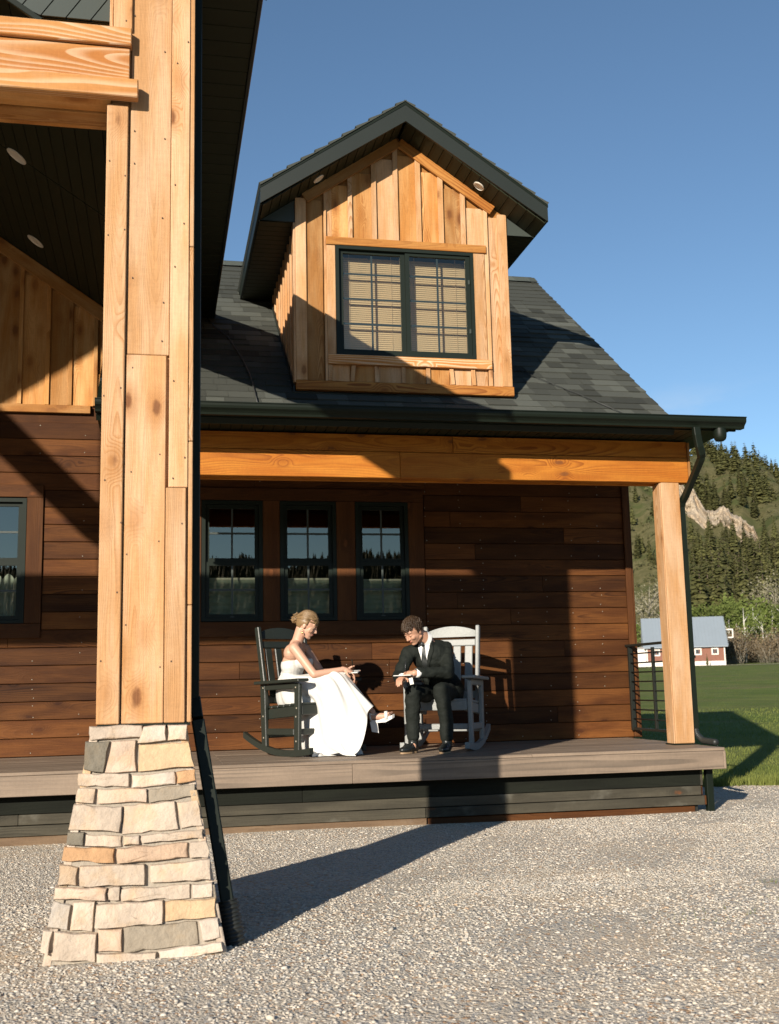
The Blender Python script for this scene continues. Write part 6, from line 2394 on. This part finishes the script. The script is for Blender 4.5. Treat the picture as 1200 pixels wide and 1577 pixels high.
def make_skirt():
    Fp = [Vector(q) for q in ((-.012, .675), (.055, .688), (.175, .708), (.285, .722), (.345, .698), (.400, .622), (.485, .510), (.548, .436), (.578, .405))]
    Bp = [Vector(q) for q in ((-.196, .675), (-.236, .61), (-.246, .53), (-.232, .435), (-.18, .385), (-.075, .385), (-.040, .29), (-.020, .14), (.00, .012))]
    Wd = [Vector((q, 0)) for q in (.128, .165, .20, .212, .205, .195, .205, .235, .255)]
    NR, NS = 72, 168
    V, F = [], []
    for i in range(NR + 1):
        t = i / NR
        f_, b_, w = spline(Fp, t), spline(Bp, t), spline(Wd, t).x
        cx, cz = (f_.x + b_.x) / 2, (f_.y + b_.y) / 2
        yc = -.36 * (cx + .13) - .01
        for k in range(NS):
            ph = 2 * math.pi * k / NS
            c, s = math.cos(ph), math.sin(ph)
            # rounded section, flatter on the sides
            sc = abs(s) ** .85 * (1 if s >= 0 else -1)
            p = Vector((cx + (f_.x - cx) * c, yc - .36 * (f_.x - cx) * c - w * sc, cz + (f_.y - cz) * c))
            aph = min(ph, 2 * math.pi - ph) / math.pi      # 0 front .. 1 back
            # cloth falls from the knee to the boards at the sides
            g = max(0, min(1, (aph - .20) / .26))
            g = g * g * (3 - 2 * g)
            h_ = max(0, min(1, (t - .52) / .42))
            h_ = h_ * h_ * (3 - 2 * h_)
            fall = g * h_
            zfl = .014 + .016 * (1 + math.sin(ph * 11)) * .5 + .20 * (1 - h_)
            if fall > 0:
                p.z = p.z * (1 - fall) + min(p.z, zfl) * fall
                near = max(0, s)
                p.x += fall * h_ * (-.075 * math.exp(-((aph - .36) / .09) ** 2) + near * .13 * math.exp(-((aph - .55) / .15) ** 2) * max(0, (t - .80) / .20))
                p.y -= fall * near * .035
            # folds fan out from waist and knee
            amp = .003 + .026 * min(1, max(0, t - .08) / .7) ** 1.0
            side = min(1, abs(s) * 1.4 + .15)
            nz = noise.noise(Vector((c * 1.3, s * 1.3, t * 1.6)))
            fold = math.sin(ph * 10 + 4.5 * t + 3.0 * nz) * .55 + math.sin(ph * 17 - 6 * t + 4 * nz) * .30 + .5 * noise.noise(Vector((c * 5, s * 5, t * 2.5)))
            d = Vector((p.x - cx, p.y - yc, (p.z - cz) * .8))
            if d.length > 1e-4:
                d.normalize()
            p += d * amp * fold * side
            if t > .9:
                e = (t - .9) / .1
                p += Vector((d.x, d.y, 0)) * .020 * e * fall * (1 + math.sin(ph * 13 + 1.0))
            # lining hangs down behind the raised foot
            if t > .72:
                e = (t - .72) / .28
                p.z -= .15 * e * e * math.exp(-((aph - .30) / .09) ** 2)
            p.z = max(p.z, .006 + .004 * (1 + math.sin(ph * 23)))
            V.append(MB @ p)
    for i in range(NR):
        for k in range(NS):
            a = i * NS + k
            b = i * NS + (k + 1) % NS
            F.append((a, b, b + NS, a + NS))
    o = pmesh('skirt', V, F, M['satin'], bride, True)
    # train gathered on the boards in front
    V, F = [], []
    n, m = 40, 9
    for i in range(n + 1):
        t = i / n
        for k in range(m):
            u_ = k / (m - 1)
            x = .06 + .425 * t
            y = -.36 + .13 * t + (u_ - .5) * (.16 - .05 * t)
            z = .006 + (.022 + .062 * t ** 1.5 + .016 * math.sin(t * 23) + .010 * math.sin(t * 41 + 1)) * math.sin(math.pi * u_) ** .6 * min(1, (1 - t) * 9 + .25)
            y += .012 * math.sin(t * 27 + u_ * 2)
            V.append(MB @ Vector((x, y, z)))
    for i in range(n):
        for k in range(m - 1):
            a = i * m + k
            F.append((a, a + m, a + m + 1, a + 1))
    pmesh('train', V, F, M['satin'], o, True)


make_skirt()


# shoe on the raised foot
def make_heel(parent, Mw, mat):
    B3 = lambda p: Mw @ Vector(p)
    G = []
    out = [(.548, -.206), (.56, -.236), (.62, -.246), (.68, -.262), (.735, -.262), (.757, -.240), (.748, -.215), (.70, -.198), (.63, -.190), (.565, -.180)]
    sz = lambda x: .272 if x < .58 else (.272 + (x - .58) * .02 if x < .66 else .274 + (x - .66) * .50)
    th_ = lambda x: .016 if x < .6 else (.018 + .010 * min(1, (x - .6) / .08))
    n = len(out)
    V = [B3((x, y, sz(x) + .008)) for x, y in out] + [B3((x, y, sz(x) + .008 - th_(x))) for x, y in out]
    F = [tuple(range(n)), tuple(range(2 * n - 1, n - 1, -1))] + [(i, i + n, (i + 1) % n + n, (i + 1) % n) for i in range(n)]
    s = pmesh('shoe', V, F, mat, parent)
    bm = bmesh.new()
    bm.from_mesh(s.data)
    bmesh.ops.recalc_face_normals(bm, faces=bm.faces)
    bm.to_mesh(s.data)
    bm.free()
    v = [B3(p) for p in ((.548, -.235, .268), (.612, -.238, .264), (.612, -.186, .264), (.548, -.184, .268), (.566, -.231, .186), (.622, -.234, .176), (.622, -.190, .176), (.566, -.189, .186))]
    pmesh('heel', v, [(0, 1, 2, 3), (7, 6, 5, 4), (0, 4, 5, 1), (1, 5, 6, 2), (2, 6, 7, 3), (3, 7, 4, 0)], mat, s)

    def strap(pts, w):
        V, F = [], []
        P = [Vector(p) for p in pts]
        for i, p in enumerate(P):
            for q in (-1, 1):
                V.append(B3(p + Vector((q * w, 0, q * w * .15))))
            if i:
                k = 2 * i
                F.append((k - 2, k - 1, k + 1, k))
        o_ = pmesh('strap', V, F, mat, s, True)
        m_ = o_.modifiers.new('solid', 'SOLIDIFY')
        m_.thickness = .004
        m_.offset = 0
    for x, w, top in ((.685, .013, .352),):
        strap([(x, -.262, .285), (x, -.258, top - .02), (x, -.240, top), (x, -.222, top + .002), (x, -.204, top - .012), (x, -.198, .29)], w)
    strap([(.575, -.243, .325), (.545, -.238, .338), (.527, -.206, .342), (.545, -.172, .338), (.580, -.168, .330), (.603, -.188, .338), (.606, -.222, .338), (.575, -.243, .325)], .006)
    strap([(.545, -.240, .336), (.552, -.240, .30), (.560, -.238, .275)], .006)


make_heel(bride, MB, M['shoe_white'])

# her notebook and pen, lying on the knee and held in the hand: things of their own
nb = thing('notebook', MB @ Vector((.405, -.20, .69)), 'small white notebook on the knee of the bride', 'notebook')


def book(parent, c, ex, ey, ez, L, Wd_, T):
    ex = Vector(ex).normalized()
    ey = Vector(ey)
    ey = (ey - ex * ex.dot(ey)).normalized()
    n = ex.cross(ey)
    for i, (nm, off, t, mt) in enumerate((('cover', 0, T * .25, M['paper']), ('pages', T * .5, T * .7, M['paper']))):
        link(nm, boxmesh(L - i * .006, Wd_ - i * .006, t, .001, mt), parent, None, frame3(ex, ey, n, Vector(c) + n * off))


R3B = MB.to_3x3()
book(nb, MB @ Vector((.405, -.185, .688)), R3B @ Vector((.95, -.2, .02)), R3B @ Vector((.2, .95, .12)), None, .13, .17, .008)
hpen = MB @ (WR + Vector((.075, -.012, -.012)))
pen = tube('pen', [hpen + R3B @ Vector((.012, .012, -.035)), hpen + R3B @ Vector((-.004, -.012, .075)), hpen + R3B @ Vector((-.006, -.016, .095))], [.0015, .0042, .0035], M['metal_dark'], None, 8)
tag(pen, 'pen in the hand of the bride', 'pen')

# ------------------------------------------------------------------ groom
groom = thing('person', OG, 'man in a dark suit and tie bending over to write, brown curly hair', 'person', 'couple on the porch', -D2R(TG))
MG = WORLD[groom.name]
HG = head_frame((-.212, -.300, 1.030), (-.60, -.53, -.70), roll=-.10)
kG = .94
rg = rz3(-20)
NkG = Vector((-.105, -.195, .955))
SLg, ELg, WLg = Vector((.062, -.105, .875)), Vector((.078, -.305, .668)), Vector((-.205, -.455, .668))
SRg, ERg, WRg = Vector((-.262, -.185, .845)), Vector((-.345, -.300, .640)), Vector((-.300, -.470, .628))
KL_, KR_ = Vector((.012, -.43, .515)), Vector((-.225, -.375, .500))
AL_, AR_ = Vector((.050, -.415, .10)), Vector((-.235, -.365, .11))
hip_l, hip_r = Vector((.130, .055, .485)), Vector((-.045, .085, .485))
items = head_items(HG, kG, True)
items += [cone_geo(HG @ Vector((-.028, 0, -.05)), .057, NkG, .060), cone_geo(NkG, .060, (-.06, -.12, .84), .085),
          ell_geo((-.07, -.13, .80), (.13, .095, .12), rg), ell_geo((-.01, -.03, .62), (.13, .095, .14), rg), ell_geo((.045, .05, .50), (.14, .11, .10), rg),
          cone_geo((-.08, -.15, .88), .06, SLg, .045), cone_geo((-.08, -.15, .88), .06, SRg, .045),
          cone_geo(SLg, .045, ELg, .036), cone_geo(ELg, .036, WLg, .028), cone_geo(SRg, .045, ERg, .036), cone_geo(ERg, .036, WRg, .028),
          cone_geo(hip_l, .06, KL_, .036), cone_geo(hip_r, .06, KR_, .036), cone_geo(KL_, .036, AL_, .030), cone_geo(KR_, .036, AR_, .030),
          cone_geo(AL_, .035, AL_ + Vector((0, -.02, -.06)), .03), cone_geo(AR_, .035, AR_ + Vector((0, -.02, -.06)), .03)]
items += hand_items(WLg, (-.95, -.22, -.12), (-.1, -.65, .72), .9, 1.0, .3, side=-1)
items += hand_items(WRg, (-.3, -.93, -.06), (-.1, .1, .98), .45, 1.0, .1, side=-1)
link('body', blob_mesh('body', items, .0056, 3), groom, M['skin_m'], MG)
face_parts(groom, MG, HG, kG, M['hair_brown'])


def keepG(p):
    if p.x > .02 and p.z < .080 - abs(p.y) * .2:
        return False
    if p.z < -.005 and p.x > -.03:
        return False
    if p.z < -.052:
        return False
    return True


hg = hair_cap('hair', groom, MG, HG, kG, M['hair_brown'], keepG, .005, 9, .005, 35)
G = []
for i in range(1500):
    th_ = math.acos(1 - rh.random() * 1.25)
    a = rh.uniform(-math.pi, math.pi)
    p = Vector((-.014 + .102 * math.sin(th_) * math.cos(a), .080 * math.sin(th_) * math.sin(a), .030 + .103 * math.cos(th_)))
    if not keepG(p):
        continue
    nrm = Vector((p.x + .014, p.y, p.z - .03)).normalized()
    front = max(0, (p.x - .01) / .1)
    top = max(0, nrm.z)
    L = rh.uniform(.006, .011) + .022 * front + .012 * top
    dr = (nrm * .22 + Vector((.75 * top + .1 - .3 * (1 - top), rh.gauss(0, .30), rh.gauss(-.25, .2) * (1 - top) - .55 * front)) * .9).normalized()
    sw = Vector((rh.gauss(0, 1), rh.gauss(0, 1), rh.gauss(0, 1))) * .004
    pts = [p, p + dr * L * .35 + sw * .7 + nrm * .004, p + dr * L * .7 - sw * .5 + Vector((0, 0, -.002)), p + dr * L + sw * .4 + Vector((.004 * front, 0, -.012 * front - .004))]
    G.append(tube_geo([MG @ (HG @ (q * kG)) for q in pts], [.0030, .0036, .0028, .0010], 4))
v, f = join_geo(G)
pmesh('hair_locks', v, f, M['hair_brown'], hg, True)


def crumple(amp, fr):
    def fn(co, no):
        out = co.copy()
        for i in range(len(co)):
            p = Vector(co[i])
            q = Vector((p.x * fr, p.y * fr, p.z * fr * 1.5))
            out[i] += no[i] * amp * (noise.noise(q) + .6 * abs(noise.noise(q * 2.1 + Vector((5, 3, 1)))) - .15)
        return out
    return fn


jk = [ell_geo((-.078, -.135, .815), (.168, .122, .135), rg), ell_geo((-.028, -.065, .68), (.158, .122, .15), rg), ell_geo((.025, .015, .56), (.168, .135, .14), rg),
      ell_geo((.055, .07, .49), (.165, .11, .09), rg),
      cone_geo((-.085, -.15, .885), .085, SLg + Vector((0, 0, .0)), .066), cone_geo((-.085, -.15, .885), .085, SRg, .064),
      cone_geo(NkG + Vector((.018, .02, -.055)), .074, (-.085, -.16, .87), .10),
      cone_geo(SLg, .066, ELg, .057), cone_geo(ELg, .057, WLg + (ELg - WLg).normalized() * .045, .044),
      cone_geo(SRg, .064, ERg, .056), cone_geo(ERg, .056, WRg + (ERg - WRg).normalized() * .045, .044),
      cone_geo((.13, .02, .52), .09, (.115, -.10, .50), .085), cone_geo((-.03, .06, .52), .08, (-.08, -.08, .50), .07)]
jme = blob_mesh('jacket', jk, .0065, 4, crumple(.009, 15))
jacket = link('jacket', jme, groom, M['suit'], MG)
tr = [ell_geo((.045, .05, .475), (.155, .13, .085), rg), cone_geo(hip_l, .088, KL_, .070), cone_geo(hip_r, .088, KR_, .070),
      cone_geo(KL_, .070, AL_ + Vector((.004, .01, .16)), .060), cone_geo(AL_ + Vector((.004, .01, .16)), .060, AL_ + Vector((0, 0, .03)), .056),
      cone_geo(KR_, .070, AR_ + Vector((0, .01, .16)), .060), cone_geo(AR_ + Vector((0, .01, .16)), .060, AR_ + Vector((0, 0, .03)), .056)]
tme = blob_mesh('trousers', tr, .0065, 4, crumple(.008, 13))
link('trousers', tme, groom, M['suit'], MG)
# cuffs of the shirt
for e, w in ((ELg, WLg), (ERg, WRg)):
    d = (w - e).normalized()
    tube('shirt_cuff', [MG @ (w - d * .055), MG @ (w - d * .012)], [.041, .038], M['shirt'], groom, 14)
# collar round the neck
V, F = [], []
cd = (HG.translation - NkG).normalized()
ca_ = cd.orthogonal().normalized()
cb_ = cd.cross(ca_)
fg = Vector((-.45, -.80, -.2))
for i in range(25):
    a = 2 * math.pi * i / 24
    r_ = ca_ * math.cos(a) + cb_ * math.sin(a)
    fr_ = max(0, r_.dot(fg.normalized()))
    V += [MG @ (NkG + cd * (.005 - .02 * fr_) + r_ * .071), MG @ (NkG + cd * (.050 - .032 * fr_) + r_ * .064)]
    if i:
        k = 2 * i
        F.append((k - 2, k, k + 1, k - 1))
pmesh('shirt_collar', V, F, M['shirt'], groom, True)
# shirt front, tie and lapels laid on the chest
bvh = BVHTree.FromPolygons([v.co.copy() for v in jme.vertices], [tuple(p.vertices) for p in jme.polygons])
cN = Vector((-.35, -.94, .10)).normalized()       # outwards from the chest
cX = Vector((.94, -.35, 0)).normalized()          # towards his left
cO = Vector((-.115, -.21, .0))


def chest_patch(name, edge_l, edge_r, z1, z0, off, mat, parent, n=18, m=7, thick=.003):
    """strip on the jacket between two edges given as functions of height 0..1 from the collar down"""
    V, F, ok = [], [], []
    for i in range(n + 1):
        t = i / n
        z = z1 + (z0 - z1) * t
        for k in range(m + 1):
            u_ = k / m
            x = edge_l(t) * (1 - u_) + edge_r(t) * u_
            o_ = cO + cX * x + Vector((0, 0, z)) + cN * .5
            hit = bvh.ray_cast(o_, -cN, 1.0)
            p = hit[0] if hit[0] is not None else o_ - cN * .45
            V.append(MG @ (p + cN * off))
    for i in range(n):
        for k in range(m):
            a = i * (m + 1) + k
            F.append((a, a + 1, a + m + 2, a + m + 1))
    o = pmesh(name, V, F, mat, parent, True)
    md_ = o.modifiers.new('solid', 'SOLIDIFY')
    md_.thickness = thick
    md_.offset = 1
    return o


zt, zb = .935, .690
chest_patch('shirt_front', lambda t: -.052 * (1 - t) ** .8 - .004, lambda t: .060 * (1 - t) ** .8 + .004, zt, zb, .002, M['shirt'], groom)
tie = chest_patch('tie', lambda t: -.006 - .022 * min(1, t * 1.3), lambda t: .010 + .022 * min(1, t * 1.3), zt - .03, zb - .01, .008, M['tie'], groom, 16, 4)
tk = NkG + fg.normalized() * .072 - Vector((0, 0, .022))
pmesh('tie_knot', *ell_geo(MG @ tk, (.018, .016, .020), None, 12, 8), M['tie'], groom, True)
for s in (-1, 1):
    inner = lambda t, s=s: s * .058 * (1 - t) ** .8 + s * .002
    outer = lambda t, s=s: s * (.058 * (1 - t) ** .8 + .004 + .052 * min(1, t * 3.2) * (1 - t) ** .6)
    chest_patch('lapel', inner, outer, zt + .005, zb - .02, .006, M['suit'], jacket, 18, 4, .004)


def oxford(name, ankle, toe, parent):
    a, t = Vector(ankle), Vector(toe)
    d = (t - a)
    d.z = 0
    L = d.length
    d.normalize()
    s = Vector((-d.y, d.x, 0))
    g = Vector((a.x, a.y, 0))
    R3 = Matrix((d, s, Vector((0, 0, 1)))).transposed()
    it = [ell_geo(g + d * .0 + Vector((0, 0, .055)), (.050, .040, .050), R3), cone_geo(g + d * .0 + Vector((0, 0, .05)), .042, a, .043),
          cone_geo(g - d * .03 + Vector((0, 0, .042)), .036, g + d * .10 + Vector((0, 0, .042)), .041), ell_geo(g + d * (L - .06) + Vector((0, 0, .034)), (.078, .046, .030), R3)]
    me_ = blob_mesh(name, it, .006, 4)
    sh = link('shoe', me_, parent, M['shoe_black'], MG)
    out = []
    for i in range(28):
        q = 2 * math.pi * i / 28
        c, s_ = math.cos(q), math.sin(q)
        ww = .046 if c > -.2 else .040
        ww *= 1 - .18 * (1 if -.35 < c < .2 else 0)
        out.append(g + d * ((L + .075) * .5 * c + (L - .055) * .5) + s * ww * s_)
    V = [MG @ (p + Vector((0, 0, .003))) for p in out] + [MG @ (p + Vector((0, 0, .016))) for p in out]
    n = len(out)
    F = [tuple(range(n - 1, -1, -1)), tuple(range(n, 2 * n))] + [(i, (i + 1) % n, (i + 1) % n + n, i + n) for i in range(n)]
    pmesh('sole', V, F, M['sole'], sh)


oxford('shoe', AL_ - Vector((0, 0, .0)), (.012, -.585, 0), groom)
oxford('shoe', AR_ - Vector((0, 0, .0)), (-.325, -.525, 0), groom)

R3G = MG.to_3x3()
nb2 = thing('notebook', MG @ Vector((-.32, -.5, .64)), 'small open notebook on the chair arm of the man in the suit', 'notebook')
book(nb2, MG @ Vector((-.300, -.500, .6465)), R3G @ Vector((.98, -.2, .02)), R3G @ Vector((.2, .98, .0)), None, .155, .10, .007)
link('loose_page', boxmesh(.055, .032, .002, 0, M['paper']), nb2, None, frame3(R3G @ Vector((-.2, 0, .98)).normalized(), R3G @ Vector((.98, 0, .2)).normalized(), R3G @ Vector((0, 1, 0)), MG @ Vector((-.232, -.552, .600))))
hp = MG @ (WLg + Vector((-.075, -.030, .012)))
pen2 = tube('pen', [hp + Vector((-.012, -.02, -.03)), hp + Vector((.002, .01, .06)), hp + Vector((.004, .014, .085))], [.0015, .0042, .0035], M['pen'], None, 8)
tag(pen2, 'pen in the hand of the man in the suit', 'pen')
